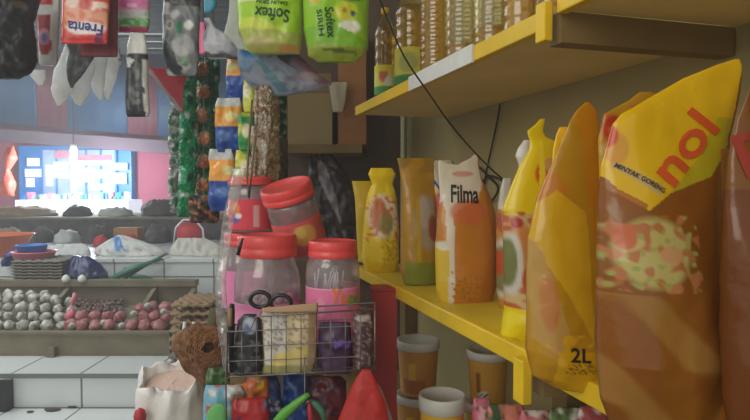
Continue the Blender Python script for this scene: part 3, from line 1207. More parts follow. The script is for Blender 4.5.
for s_ in (0.1, 1.0, 1.95):
    mb = MB()
    sbox(mb, s_, s_ + .05, L1 - .045, L1 - .003, -EYE, -0.2855)
    tag(mb.build('shelf_post', M['joist']), 'dark wooden post holding the shelves at the wall, ' + {0.1: 'nearest', 1.0: 'middle', 1.95: 'farthest'}[s_] + ' one', 'post')

# cables on the wall
pl = Plane(430, 90, 0.95, 0)


def cable(name, label, pts, r):
    P3 = []
    n = len(pts)
    V = [P(*q) for q in pts]
    for i in range(n - 1):
        p0 = V[max(i - 1, 0)]
        p1 = V[i]
        p2 = V[i + 1]
        p3 = V[min(i + 2, n - 1)]
        for k in range(8):
            t = k / 8
            P3.append(0.5 * ((2 * p1) + (p2 - p0) * t + (2 * p0 - 5 * p1 + 4 * p2 - p3) * t * t + (3 * p1 - p0 - 3 * p2 + p3) * t ** 3))
    P3.append(V[-1])
    o = MB().tube(P3, r, 6).build(name, M['cable'], smooth=True)
    tag(o, label, 'cable')


cable('cable', 'thin black cable drooping in front of the bottles down to the wall', [(376, -10, .98), (388, 20, 1.0), (405, 58, 1.02), (430, 95, 1.05), (455, 130, 1.1), (490, 168, 1.16), (520, 192, 1.21)], .0016)
wallY = lambda px: (L1 - .006) / (math.cos(SHELF_YAW) * (px - 375) / F + math.sin(SHELF_YAW))
cable('cable', 'thin brown cable hanging straight down the wall between the shelves', [(x, y, wallY(x)) for x, y in ((500, 104), (497, 122), (492, 145), (487, 168), (484, 190), (487, 215))], .0022)
cable('cable', 'black loop of cable on the wall behind the white topped pouch', [(x, y, wallY(x) - .004) for x, y in ((478, 166), (490, 178), (498, 188), (492, 200), (482, 198), (480, 186), (490, 176), (505, 182))], .0028)
o = MB().tube([P(x, y, wallY(x) - .004) for x, y in ((424, 176), (430, 186), (438, 196), (441, 210))], .004, 6).build('cable', M['cable'], smooth=True)
tag(o, 'short black cable end on the wall between two pouches', 'cable')

# ================================================================== OIL POUCHES
AMB = (196, 120, 30)
YEL = (246, 206, 22)

# far left yellow pouch with tied top
pl = Plane(380, 272, 1.62, 12)
soft_pack('oil_pouch', 'bright yellow cooking oil pouch with a gathered top at the far end of the shelf', 'oil pouch', pl,
          [(168, 371, 392), (174, 368, 396), (184, 372, 393), (190, 369, 395), (200, 366, 397), (230, 363, 399), (258, 361, 399), (272, 366, 396)],
          [(168, .006), (176, .014), (186, .01), (200, .018), (240, .035), (262, .035), (272, .02)],
          art((240, 208, 24), ('e', 381, 216, 16, 24, (238, 224, 196)), ('e', 377, 214, 9, 18, (206, 122, 74)), ('e', 384, 222, 8, 14, (150, 150, 90)),
              ('n', 364, 195, 398, 240, .25, .1, (214, 120, 60)), ('n', 378, 238, 398, 262, .6, .1, (170, 140, 20))),
          'film', crease=.004, seed=1, group='cooking oil pouches')
pl = Plane(358, 268, 1.70, 12)
soft_pack('oil_pouch', 'yellow pouch with a pointed corner half hidden at the far end of the shelf', 'oil pouch', pl,
          [(181, 352, 372), (200, 355, 378), (222, 356, 380), (262, 358, 380)], [(181, .003), (210, .015), (262, .025)],
          art((206, 176, 30)), 'film', crease=.003, seed=2, group='cooking oil pouches')
# amber pouch
pl = Plane(417, 285, 1.40, 14)
soft_pack('oil_pouch', 'tan see-through oil pouch with wide flat top, second from the far end', 'oil pouch', pl,
          [(158, 397, 436), (172, 400, 437), (190, 402, 436), (230, 401, 438), (270, 400, 438), (284, 404, 436)],
          [(158, .002), (180, .008), (210, .022), (260, .034), (284, .025)],
          art((196, 150, 44), ('r', 396, 156, 440, 172, (176, 138, 52)), ('n', 396, 158, 440, 200, .08, .05, (206, 156, 50)), ('e', 424, 222, 14, 30, (186, 168, 140)),
              ('e', 421, 212, 7, 18, (204, 190, 176)), ('r', 414, 200, 417.5, 286, (214, 178, 40)), ('r', 403, 262, 440, 285, (150, 160, 60)), ('e', 430, 228, 6, 14, (176, 92, 66))),
          'oil_film', crease=.004, seed=3, group='cooking oil pouches')
# behind: red/white pouch
pl = Plane(446, 288, 1.42, 14)
soft_pack('oil_pouch', 'oil pouch with blue and red lettering tucked behind the white topped one', 'oil pouch', pl,
          [(160, 430, 452), (172, 432, 458), (200, 432, 462), (282, 433, 462)], [(160, .003), (200, .02), (282, .03)],
          art((206, 186, 110), ('r', 430, 158, 460, 184, (190, 182, 160)), ('e', 440, 206, 12, 16, (176, 60, 44)), ('e', 438, 236, 12, 16, (196, 190, 180)),
              ('r', 430, 258, 462, 284, (206, 186, 40))), 'film', crease=.003, seed=5, group='cooking oil pouches', letters=[('N', 436, 186, 10, 12, 8, 'blue_print')])
# white topped pouch
pl = Plane(466, 300, 1.19, 8)
soft_pack('oil_pouch', 'oil pouch with a white crinkled top and black lettering in the middle of the shelf', 'oil pouch', pl,
          [(157, 441, 481), (163, 438, 478), (180, 439, 482), (196, 440, 490), (214, 438, 496), (250, 435, 497), (290, 436, 496), (302, 440, 492)],
          [(157, .002), (180, .006), (200, .014), (230, .024), (280, .032), (302, .02)],
          art((214, 142, 50), ('p', [(436, 150), (484, 150), (482, 182), (476, 198), (450, 214), (446, 230), (444, 200), (436, 205)], (236, 228, 208)),
              ('p', [(430, 150), (452, 150), (451, 305), (446, 305), (444, 210)], (238, 232, 214)),
              ('e', 466, 212, 20, 14, (224, 118, 72), .8), ('e', 462, 174, 12, 3, (220, 130, 110), .7),
              ('p', [(430, 236), (446, 250), (446, 304), (430, 304)], (236, 206, 60)), ('e', 442, 245, 8, 5, (240, 236, 220)),
              ('p', [(476, 150), (484, 150), (498, 235), (498, 304), (490, 304), (490, 240)], (196, 124, 52)),
              ('n', 448, 268, 476, 300, .5, .2, (170, 110, 50))),
          'oil_film', crease=.003, seed=6, top=[(0, 3), (.25, 7), (.5, 8), (.75, 1), (.85, -3), (1, 2)], group='cooking oil pouches',
          letters=[('Filma', 463, 194, 27, 18, 2, 'dark_print')], step=1.5)
# pouch right of it
pl = Plane(512, 306, 1.13, 10)
soft_pack('oil_pouch', 'oil pouch with a printed bowl and white flap, right of the white topped one', 'oil pouch', pl,
          [(178, 503, 511), (190, 500, 512), (206, 498, 522), (230, 496, 530), (290, 497, 532), (308, 499, 530)], [(178, .002), (206, .01), (240, .024), (290, .03), (308, .022)],
          art((210, 150, 56), ('r', 490, 170, 512, 208, (222, 218, 208)), ('e', 503, 222, 8, 14, (190, 90, 50)), ('e', 514, 238, 12, 26, (216, 150, 84)),
              ('e', 500, 268, 11, 32, (224, 224, 214)), ('e', 499, 268, 8, 25, (140, 140, 90)), ('e', 498, 262, 5, 14, (206, 90, 50)), ('e', 520, 285, 8, 12, (190, 140, 60))),
          'oil_film', crease=.003, seed=7, group='cooking oil pouches')
# white film scrap behind the bright yellow pouch
pl = Plane(526, 160, 0.99, 10)
soft_pack('plastic_scrap', 'crumpled white film corner sticking up behind the bright yellow pouch', 'film', pl,
          [(140, 524, 533), (148, 518, 536), (156, 515, 536), (163, 518, 536), (190, 522, 540), (230, 522, 540), (300, 522, 540)], [(140, .002), (156, .008), (200, .008), (300, .01)],
          art((214, 212, 206), ('r', 500, 175, 560, 310, (226, 190, 40))), 'film', crease=.006, seed=17)
# bright yellow pouch
pl = Plane(520, 335, 0.905, 12)
BY = (250, 226, 20)
soft_pack('oil_pouch', 'bright yellow pouch with a pinched triangular top corner left of the 2L pouch', 'oil pouch', pl,
          [(119, 540, 545), (124, 536, 544), (131, 527, 543), (137, 528, 546), (141, 530, 556), (150, 529, 556), (165, 520, 556), (185, 512, 556), (208, 503, 556), (250, 504, 556), (310, 506, 556), (335, 501, 556), (342, 510, 550)],
          [(119, .001), (135, .003), (150, .006), (200, .016), (250, .028), (320, .036), (342, .02)],
          art(BY, ('e', 542, 175, 11, 14, (226, 110, 40)), ('e', 548, 165, 8, 8, (236, 190, 120)), ('p', [(503, 214), (560, 212), (560, 310), (503, 306)], (224, 196, 140)),
              ('n', 503, 212, 560, 308, .12, .0, (206, 110, 50)), ('e', 515, 244, 11, 24, (220, 150, 84)), ('e', 508, 262, 9, 34, (226, 226, 216)), ('e', 505, 262, 7, 27, (130, 140, 80)),
              ('e', 522, 278, 8, 18, (204, 84, 40)), ('e', 512, 222, 6, 6, (190, 50, 40)), ('r', 500, 306, 560, 345, (252, 232, 10)), ('p', [(538, 140), (541, 140), (544, 210), (534, 210)], (252, 240, 60))),
          'oil_film', crease=.003, seed=9, group='cooking oil pouches', step=1.6)
pl = Plane(563, 140, 0.88, 12)
soft_pack('oil_pouch', 'orange yellow pouch corner peeping between the bright yellow and the 2L pouch', 'oil pouch', pl,
          [(127, 560, 569), (134, 557, 570), (150, 553, 585), (300, 545, 590)], [(127, .001), (150, .004), (220, .012), (300, .02)],
          art((244, 190, 20)), 'film', crease=.003, seed=10, group='cooking oil pouches')
# 2L pouch
pl = Plane(566, 385, 0.705, 14)
OR = (226, 160, 20)
soft_pack('oil_pouch', 'big golden oil pouch marked 2L with a pointed top, before the largest one', 'oil pouch', pl,
          [(102, 586, 590), (110, 577, 597), (122, 570, 599), (140, 563, 600), (170, 549, 602), (200, 537, 604), (240, 528, 605), (300, 528, 606), (350, 527, 607), (376, 533, 608), (388, 556, 604)],
          [(102, .001), (130, .004), (170, .009), (220, .018), (300, .030), (360, .034), (388, .016)],
          art((204, 156, 30),
              ('p', [(570, 90), (600, 90), (604, 420), (588, 420), (584, 250), (580, 140)], (216, 148, 18)),
              ('e', 545, 190, 18, 22, (214, 130, 40), .7), ('p', [(527, 210), (552, 190), (578, 212), (580, 340), (560, 300), (527, 240)], (230, 186, 34)),
              ('p', [(528, 236), (536, 250), (556, 330), (548, 352), (528, 336)], (208, 168, 90)), ('e', 540, 300, 8, 30, (214, 120, 60), .6),
              ('n', 536, 330, 590, 345, .1, .1, (236, 190, 40)),
              ('p', [(545, 345), (588, 345), (590, 392), (545, 392)], (234, 188, 26)), ('n', 553, 356, 588, 368, .8, .05, (150, 110, 40))),
          'oil_film', crease=.0035, seed=11, group='cooking oil pouches', letters=[('2L', 565, 348, 19, 14, 2, 'dark_print')], step=1.6,
          top=[(0, 0), (1, 0)])
# pale pack behind the largest
pl = Plane(650, 120, 0.66, 16)
soft_pack('oil_pouch', 'pouch top with red lettering standing behind the largest pouch', 'oil pouch', pl,
          [(92, 640, 652), (100, 630, 668), (114, 604, 690), (140, 598, 690), (300, 600, 690), (370, 602, 690)], [(74, .001), (120, .006), (250, .02), (370, .03)],
          art((206, 158, 40), ('e', 612, 130, 12, 16, (206, 70, 40)), ('e', 622, 150, 26, 12, (226, 200, 110)), ('n', 598, 105, 640, 140, .12, .05, (224, 120, 60))),
          'oil_film', crease=.003, seed=12, group='cooking oil pouches')
# largest pouch
pl = Plane(665, 410, 0.545, 10)
big = soft_pack('oil_pouch', 'largest amber oil pouch with a yellow slanted top at the right of the shelf', 'oil pouch', pl,
          [(59, 735, 740), (65, 716, 742), (78, 684, 741), (92, 660, 739), (103, 640, 737), (114, 620, 734), (124, 612, 732), (140, 608, 728), (165, 602, 724), (200, 600, 720), (260, 598, 722), (340, 598, 724), (400, 602, 728), (425, 612, 726)],
          [(59, .001), (80, .003), (120, .008), (180, .018), (260, .030), (360, .036), (425, .02)],
          art((152, 94, 32), ('n', 590, 290, 720, 430, .02, .0, (172, 124, 58)),  # paler mottling low down paints the film's reflection into the colour
              ('p', [(590, 160), (590, 50), (760, 40), (745, 60), (738, 80), (727, 123), (719, 150), (700, 177), (657, 193), (634, 210), (612, 190)], (240, 200, 30)),
              ('p', [(657, 193), (700, 177), (719, 150), (727, 118), (712, 118), (690, 158)], (206, 190, 36)),
              ('e', 612, 148, 12, 18, (226, 170, 70)), ('e', 606, 135, 10, 14, (214, 84, 40)), ('p', [(606, 166), (612, 163), (650, 186), (646, 196)], (216, 190, 130)),
              ('p', [(606, 190), (610, 188), (634, 204), (632, 209)], (190, 120, 40)),
              ('e', 636, 250, 36, 37, (206, 196, 120)), ('n', 598, 214, 680, 288, .09, .0, (200, 130, 80)), ('n', 598, 216, 678, 286, .14, .2, (176, 180, 96)),
              ('e', 650, 252, 12, 9, (220, 170, 120)), ('e', 613, 235, 10, 14, (216, 120, 80)),
              ('p', [(712, 150), (728, 150), (726, 430), (704, 430)], (202, 130, 42))),
          'oil_film', crease=.004, seed=13, group='cooking oil pouches', step=1.2,
          letters=[('nol', 674, 148, 78, 34, -48, 'red_print'), ('MINYAK GORENG', 630, 178, 48, 5, 33, 'dark_print')])
# nearest pouch at the edge of the frame
pl = Plane(750, 410, 0.50, 10)
soft_pack('oil_pouch', 'dark amber pouch with red lettering cut off by the right edge', 'oil pouch', pl,
          [(88, 748, 800), (120, 736, 820), (160, 730, 830), (240, 724, 836), (400, 726, 836), (425, 730, 836)], [(88, .001), (160, .010), (260, .026), (360, .03), (425, .02)],
          art((124, 70, 26), ('r', 720, 80, 840, 190, (140, 88, 30))), 'oil_film', crease=.004, seed=14, group='cooking oil pouches',
          letters=[('B', 750, 154, 32, 44, -14, 'maroon_print')])

# ================================================================== UPPER SHELF BOTTLES


def bottle(label, cx, Y, base_py, r, h, oil_h, ribs=8, labelcol=None, lab=(0.3, 0.6), l_off=0):
    z0 = EYE + 0.2405 - .008
    d = ray(cx, 188)
    c = Vector((d.x / d.y * Y, Y, EYE + 0.2325))
    t = thing('oil_bottle', c, label, 'bottle', 'cooking oil bottles on the upper shelf')
    prof = []
    n = 60
    for i in range(n + 1):
        z = h * .72 * i / n
        rr = r * (1 - .05 * abs(math.sin(z / (h * .72) * math.pi * ribs)))
        if i == 0:
            rr = r * .86
        prof.append((rr, z))
    prof += [(r * .9, h * .78), (r * .6, h * .86), (r * .34, h * .90), (r * .32, h * .95)]
    MB().lathe(c, prof, 36).build('bottle_body', M['bottle'], t, True)
    pin = [(a * .95, z * 1.0 + .002) for a, z in prof if z < oil_h]
    MB().lathe(c, pin, 36).build('oil', M['oil'], t, True)
    MB().lathe(c + Vector((0, 0, h * .94)), [(r * .38, 0), (r * .38, h * .06)], 24).build('cap', M['yellow_paint'], t, True)
    if labelcol:
        z1, z2 = lab[0] * h, lab[1] * h
        V, cols, Fc = [], [], []
        nn, mm = 36, 16
        for j in range(mm + 1):
            for k in range(nn):
                a = k * math.tau / nn
                V.append(c + Vector((r * 1.01 * math.cos(a), r * 1.01 * math.sin(a), z1 + (z2 - z1) * j / mm)))
                cols.append(labelcol(k / nn, 1 - j / mm))
        for j in range(mm):
            for k in range(nn):
                Fc.append((j * nn + k, j * nn + (k + 1) % nn, (j + 1) * nn + (k + 1) % nn, (j + 1) * nn + k))
        mesh_obj('paper_label', V, Fc, M['paper'], t, cols=cols)
    return t


def labA(u, v):
    c = art((240, 232, 120), ('e', .72, .35, .08, .25, (226, 120, 90)), ('r', 0, .75, 1, 1, (90, 160, 90)), ('r', 0, 0, 1, .2, (242, 226, 60)), ('e', .8, .55, .06, .2, (240, 240, 240)))
    return c(u, v)


def labB(u, v):
    return art((190, 180, 60), ('r', 0, .72, 1, 1, (40, 110, 60)), ('e', .7, .4, .1, .3, (150, 150, 80)))(u, v)


bottle('slim oil bottle with a printed label at the far end of the upper shelf', 385, 1.70, 93, .030, .27, .22, 6, labA, (.10, .40))
bottle('wide oil bottle with a green and yellow label, second from the far end', 412, 1.58, 80, .046, .30, .25, 7, labB, (.10, .42))
bottle('short ribbed bottle glinting with yellow oil, third from the far end', 436, 1.42, 66, .040, .30, .25, 12)
bottle('large clear ribbed bottle above the white sheet on the shelf edge', 462, 1.25, 50, .040, .32, .06, 12)
bottle('large clear ribbed bottle right of the one above the white sheet', 492, 1.12, 40, .040, .32, .06, 14)
bottle('amber ribbed bottle near the yellow end block', 520, 1.00, 30, .033, .30, .25, 9)
bottle('golden oil bottle nearest to the yellow end block', 549, .97, 20, .030, .30, .25, 9)

# ================================================================== TUBS ON THE BOTTOM SHELF


def tub(label, cx, Y, top, bot, rp, art_fn, lidm='tub_lid', z0=None):
    c = P(cx, bot, Y)
    if z0 is not None:
        c.z = z0
    h = P(cx, top, Y).z - c.z
    r = rp * Y / F
    t = thing('plastic_tub', c, label, 'tub', 'yellow tubs with white lids')
    prof = [(r * .80, 0), (r * .93, h * .86)]
    V, cols, Fc = [], [], []
    nn, mm = 48, 20
    for j in range(mm + 1):
        for k in range(nn):
            a = k * math.tau / nn
            rr = r * (.80 + .13 * j / mm)
            V.append(c + Vector((rr * math.cos(a), rr * math.sin(a), h * .86 * j / mm)))
            cols.append(art_fn(k / nn, 1 - j / mm))
    for j in range(mm):
        for k in range(nn):
            Fc.append((j * nn + k, j * nn + (k + 1) % nn, (j + 1) * nn + (k + 1) % nn, (j + 1) * nn + k))
    Fc.append(tuple(range(nn)))
    mesh_obj('tub_body', V, Fc, M['film_soft'], t, cols=cols)
    MB().lathe(c, [(r * .92, h * .84), (r, h * .85), (r, h * .96), (r * .97, h), (r * .9, h), (r * .88, h * .985), (.001, h * .985)], 40, False).build('lid', M['tub_lid'], t, True)
    return t


tubA = lambda u, v: art((206, 150, 66), ('r', .66, .3, .72, .6, (236, 200, 60)), ('r', .6, .62, .80, .9, (180, 110, 50)))(u, v)
tubB = lambda u, v: art((210, 160, 60), ('r', .62, .3, .66, .7, (140, 90, 40)), ('r', .64, .68, .72, .9, (230, 224, 210)), ('n', .64, .7, .72, .88, 30, .1, (60, 50, 50)))(u, v)
tubC = lambda u, v: art((236, 186, 50))(u, v)
zb_ = EYE - .667
t1 = P(418, 392, 1.56).z
tub('translucent yellow tub with a white lid, top of the stack next to the red post', 418, 1.56, 339, 392, 22, tubA)
tub('tub under the topmost one beside the red post', 416, 1.56, 393, 460, 21, tubA, z0=zb_)
tub('yellow tub with a barcode, under the yellow end block', 488, 1.50, 349, 400, 22, tubB)
tub('tub below the one with the barcode', 486, 1.50, 401, 460, 21, tubC, z0=zb_)
tub('tub with a bright white lid in front of the others at the bottom', 442, 1.30, 394, 460, 24, tubC, z0=zb_)
# packets at the bottom
for k, (cx, Y, top, w, col, c2, lab) in enumerate([
        (482, 1.30, 398, 20, (226, 130, 150), (240, 190, 200), 'pink packet with a frilly top beside the white lidded tub'),
        (506, 1.22, 404, 40, (224, 140, 120), (60, 90, 60), 'salmon pink packet at the bottom right of the pink frilly one'),
        (536, 1.18, 410, 34, (214, 120, 130), (230, 220, 210), 'rose packet at the bottom, middle of the row'),
        (566, 1.12, 408, 36, (110, 140, 90), (226, 226, 220), 'green and white packet at the bottom of the picture'),
        (592, 1.10, 406, 30, (190, 90, 100), (230, 230, 226), 'red and white packet at the right end of the bottom row')]):
    pl = Plane(cx, 430, Y, 8)
    zz = 188 + .66 * F / Y
    soft_pack('snack_packet', lab, 'packet', pl, [(top, cx - w * .42, cx + w * .40), (top + 8, cx - w / 2, cx + w / 2), (zz, cx - w / 2, cx + w / 2)],
              [(top, .002), (top + 20, .02), (zz, .03)], art(col, ('n', 400, top, 640, 440, .10, .15, c2), ('n', 400, top, 640, 440, .2, .3, (90, 90, 70))), 'film', crease=.006, seed=30 + k, group='snack packets on the bottom shelf')
# red post
c = P(384, 420, 1.36)
rp = thing('red_post', (c.x, 1.36, 0), 'red painted square post left of the tubs under the shelf end', 'post')
w = 13 * 1.36 / F
MB().box((c.x - w, 1.36, 0), (c.x + w, 1.36 + 2 * w, P(384, 292, 1.36).z)).build('shaft', M['red_paint'], rp)
zt = P(384, 292, 1.36).z
bevel(MB().box((c.x - w * 1.04, 1.358, zt), (c.x + w * 1.04, 1.364 + 2 * w, zt + .008)).build('cap', M['red_paint'], rp), .002)

# ================================================================== JARS
jt = thing('sales_table', P(300, 335, 1.40), 'dark tabletop carrying the sweet jars', 'table')
zt_ = P(300, 338, 1.24).z - .002
JX0, JX1 = P(229, 338, 1.2).x, P(364, 338, 1.2).x
MB().box((JX0, 1.17, zt_ - .02), (JX1, 1.58, zt_)).build('tabletop', M['joist'], jt)
for (x, y) in ((JX0 + .02, 1.2), (JX1 - .02, 1.2), (JX0 + .02, 1.55), (JX1 - .02, 1.55)):
    MB().box((x - .015, y - .015, 0), (x + .015, y + .015, zt_ - .02)).build('leg', M['joist'], jt)


def label_band(c, r, z0, z1, paint, parent, a0=0, a1=math.tau, name='paper_label', mat='paper'):
    V, cols, Fc = [], [], []
    nn, mm = 72, 28
    for j in range(mm + 1):
        for k in range(nn + 1):
            a = a0 + (a1 - a0) * k / nn
            V.append(c + Vector((r * math.cos(a), r * math.sin(a), z0 + (z1 - z0) * j / mm)))
            cols.append(paint(k / nn, 1 - j / mm))
    for j in range(mm):
        for k in range(nn):
            Fc.append((j * (nn + 1) + k, j * (nn + 1) + k + 1, (j + 1) * (nn + 1) + k + 1, (j + 1) * (nn + 1) + k))
    return mesh_obj(name, V, Fc, M[mat], parent, cols=cols)


def jar(label, c, r, h, lid_r, lid_h, paint=None, lz=(0.1, 0.55), shape='barrel'):
    c = Vector(c)
    t = thing('sweet_jar', c, label, 'jar')
    prof = []
    if shape == 'barrel':
        pts = [(0, .80), (.03, .92), (.12, 1), (.55, 1), (.72, .96), (.84, .84), (.90, .80), (1, .80)]
    else:
        pts = [(0, .86), (.03, .96), (.1, .99), (.75, 1), (.86, .97), (.92, .86), (1, .86)]
    for i in range(41):
        v = i / 40
        prof.append((interp(pts, v)[0] * r, v * (h - lid_h * .6)))
    MB().lathe(c, prof, 44, False).build('jar_body', M['jar'], t, True)
    z = h - lid_h
    lp = [(lid_r * .97, z), (lid_r, z + .002), (lid_r, z + lid_h * .34), (lid_r * .985, z + lid_h * .36), (lid_r * .985, z + lid_h * .44), (lid_r, z + lid_h * .48),
          (lid_r * .995, z + lid_h * .86), (lid_r * .96, z + lid_h * .97), (lid_r * .88, z + lid_h), (lid_r * .86, z + lid_h * .95), (.0005, z + lid_h * .95)]
    MB().lathe(c, lp, 52, False).build('lid', M['red_lid'], t, True)
    if paint:
        label_band(c, r * 1.008, lz[0] * h, lz[1] * h, paint, t)
    return t


def pxm(n, Y):
    return n * Y / F


YJ = 1.27
# front big jar
c = P(268, 336, YJ)
c.z = zt_ + .0005
hj = P(268, 234, YJ).z - c.z
pinkA = lambda u, v: art((228, 150, 190), ('e', .78, .4, .05, .3, (240, 200, 220)), ('n', 0, 0, 1, 1, 6, .15, (212, 130, 176)))(u, v)
jar('wide clear sweet jar with red lid standing behind the scissors', c, pxm(33, YJ), hj, pxm(29.5, YJ), pxm(22, YJ), pinkA, (0.02, 0.36))
# contents of it
mb = MB()
rn = random.Random(5)
for k in range(120):
    a = rn.uniform(0, math.tau)
    q = math.sqrt(rn.random()) * pxm(26, YJ)
    z = rn.uniform(.01, hj * .38)
    cc = c + Vector((q * math.cos(a), q * math.sin(a), z))
    mb.lathe(cc, [(.001, -.008), (.008, -.004), (.009, .003), (.004, .009), (.001, .010)], 8)
tag(mb.build('wrapped_sweets', M['pink_sweet'], smooth=True), 'pale pink sweets filling the wide jar behind the scissors', 'sweets', None, 'stuff')
# right jar with lollipops
YR = 1.24
c2 = P(333, 336, YR)
c2.z = zt_ + .0005
hr = P(333, 240, YR).z - c2.z
pinkB = lambda u, v: art((240, 130, 180), ('e', .69, .35, .03, .2, (244, 160, 196)), ('e', .72, .7, .03, .15, (236, 110, 160)), ('r', 0, .0, 1, .03, (250, 190, 214)))(u, v)
rj = jar('clear lollipop jar with red lid and pink wrapper, rightmost of the jars', c2, pxm(27, YR), hr, pxm(24.5, YR), pxm(17, YR), pinkB, (0.02, 0.55), 'straight')


def jsurf(c, r, Y):
    def f(px, py, off=0.0):
        d = ray(px, py)
        o = Vector((0, 0, EYE))
        # hit vertical cylinder
        ox, oy = o.x - c.x, o.y - c.y
        A = d.x ** 2 + d.y ** 2
        B = 2 * (ox * d.x + oy * d.y)
        Cc = ox * ox + oy * oy - (r + off) ** 2
        D = max(0, B * B - 4 * A * Cc)
        t = (-B - math.sqrt(D)) / (2 * A)
        return o + d * t
    return f


sf = jsurf(c2, pxm(27, YR) * 1.008, YR)
for (ch, x, y, w, h, m) in (('Y', 336, 296, 11, 15, 'orange_print'), ('u', 345, 299, 8, 10, 'orange_print'), ('p', 352, 301.5, 6, 13, 'lime_print'), ('i', 357, 298, 2.8, 12, 'lime_print')):
    lettering(ch, sf, x, y, w, h, 4, M[m], rj, off=.0012)
# lollipops: stick + wrapped head as parts
rn = random.Random(9)


def lolly(i):
    a = rn.uniform(0, math.tau)
    q = math.sqrt(rn.random()) * pxm(18, YR)
    b = c2 + Vector((q * math.cos(a), q * math.sin(a), rn.uniform(.085, .10)))
    t = thing('lollipop', b, 'purple wrapped lollipop with white stick up in the rightmost jar', 'lollipop', 'lollipops in the rightmost jar')
    d = Vector((rn.uniform(-.25, .25), rn.uniform(-.2, .2), 1)).normalized()
    MB().lathe(b, [(.001, -.010), (.010, -.006), (.012, .002), (.008, .010), (.002, .014)], 12).build('wrapped_head', M['purple_wrap'], t, True)
    MB().tube([b + d * .01, b + d * rn.uniform(.045, .058)], .0016, 6).build('stick', M['stick'], t, True)


for i in range(12):
    lolly(i)
# left back stack of two jars
YL = 1.50
c3 = P(246, 336, YL)
c3.z = zt_ + .0005
hl = P(246, 232, YL).z - c3.z
pinkC = lambda u, v: art((232, 140, 186))(u, v)
jar('clear jar with red lid and pink label at the left, under another jar', c3, pxm(23, YL), hl, pxm(20.5, YL), pxm(13, YL), pinkC, (0.1, 0.55))
c4 = c3 + Vector((pxm(6, YL), 0, hl + .0008))
h4 = P(252, 177, YL).z - c4.z
redl = lambda u, v: art((222, 76, 92), ('e', .66, .3, .05, .2, (236, 140, 70)), ('e', .66, .65, .05, .16, (120, 90, 170)), ('e', .69, .55, .03, .1, (240, 230, 235)), ('r', .80, .2, .84, .9, (230, 180, 180)))(u, v)
jar('small jar with red lid and red label stacked on the left jar', c4, pxm(22, YL), h4, pxm(22.5, YL), pxm(8, YL), redl, (0.06, 0.60), 'straight')
# tilted jar, leaning on the two jars in front
YT = 1.40
h5 = pxm(76, YT)
t5 = jar('tilted sweet jar with slanting red lid on top of the other jars', (0, 0, 0), pxm(24.5, YT), h5, pxm(26, YT), pxm(15, YT),
         lambda u, v: art((212, 96, 92), ('e', .80, .4, .09, .34, (228, 170, 90)), ('e', .78, .3, .04, .2, (236, 200, 110)), ('r', .0, .0, 1, .12, (226, 100, 100)), ('e', .66, .5, .06, .3, (222, 120, 130)))(u, v), (0.1, 0.56), 'straight')
t5.rotation_euler = (R(17), R(-14), R(0))
t5.location = P(306, 254, YT + .02)

# ================================================================== WIRE BASKET
YB = 1.10
wb = thing('wire_basket', P(300, 373, YB + .05), 'grey wire basket hanging in front of the sweet jars', 'basket')
bk = Vector((0, .06, 0))


def bp(px, py, back=0.0):
    return P(px, py, YB) + Vector((0, back, 0))


def rowy(k, px):            # k = 0 top .. 4 bottom
    t = (px - 227) / (375 - 227)
    L = [318.5, 332, 347, 361.5, 377.5][k]
    Rr = [309, 325, 341, 356, 369][k]
    return L + (Rr - L) * t


mb = MB()
xs = [227 + i * 14.8 for i in range(11)]
for k in range(1, 4):
    mb.tube([bp(x, rowy(k, x)) for x in xs], .0010, 6)
for i, x in enumerate(xs[1:-1]):
    mb.tube([bp(x, rowy(0 if x > 255 else 1, x)), bp(x, rowy(4, x))], .0010, 6)
mb.build('front_grid', M['wire'], wb, True)
mb = MB()
for k in range(1, 4):
    mb.tube([bp(x, rowy(k, x), .06) for x in xs], .0010, 6)
for x in xs:
    mb.tube([bp(x, rowy(1, x), .06), bp(x, rowy(4, x), .06)], .0010, 6)
mb.build('back_grid', M['wire'], wb, True)
mb = MB()
for x in xs:
    mb.tube([bp(x, rowy(4, x)), bp(x, rowy(4, x), .06)], .0010, 6)
for q in (.02, .04):
    mb.tube([bp(227, rowy(4, 227), q), bp(375, rowy(4, 375), q)], .0010, 6)
for x in (227, 375):
    for k in (1, 2, 3):
        mb.tube([bp(x, rowy(k, x)), bp(x, rowy(k, x), .06)], .0010, 6)
mb.build('bottom_grid', M['wire'], wb, True)
mb = MB()
mb.tube([bp(227, rowy(1, 227)), bp(250, rowy(1, 250)), bp(256, rowy(0, 256)), bp(375, rowy(0, 375)), bp(375, rowy(0, 375), .06), bp(256, rowy(0, 256), .06), bp(250, rowy(1, 250), .06), bp(227, rowy(1, 227), .06)], .0017, 8, True)
mb.tube([bp(227, rowy(4, 227)), bp(375, rowy(4, 375)), bp(375, rowy(4, 375), .06), bp(227, rowy(4, 227), .06)], .0017, 8, True)
for x, k in ((227, 1), (375, 0)):
    for q in (0, .06):
        mb.tube([bp(x, rowy(k, x), q), bp(x, rowy(4, x), q)], .0017, 8)
mb.build('rim', M['wire'], wb, True)
mb = MB().tube([bp(305, 357, -.004), bp(305, 396, -.004), bp(307, 400, -.02), bp(310, 396, -.025)], .0014, 6)
mb.build('hook', M['wire'], wb, True)
mb = MB().tube([bp(x, y, -.002) for x, y in ((227, 332), (226, 380), (227, 425))], .0014, 6)
mb.build('upright_wire', M['wire'], wb, True)

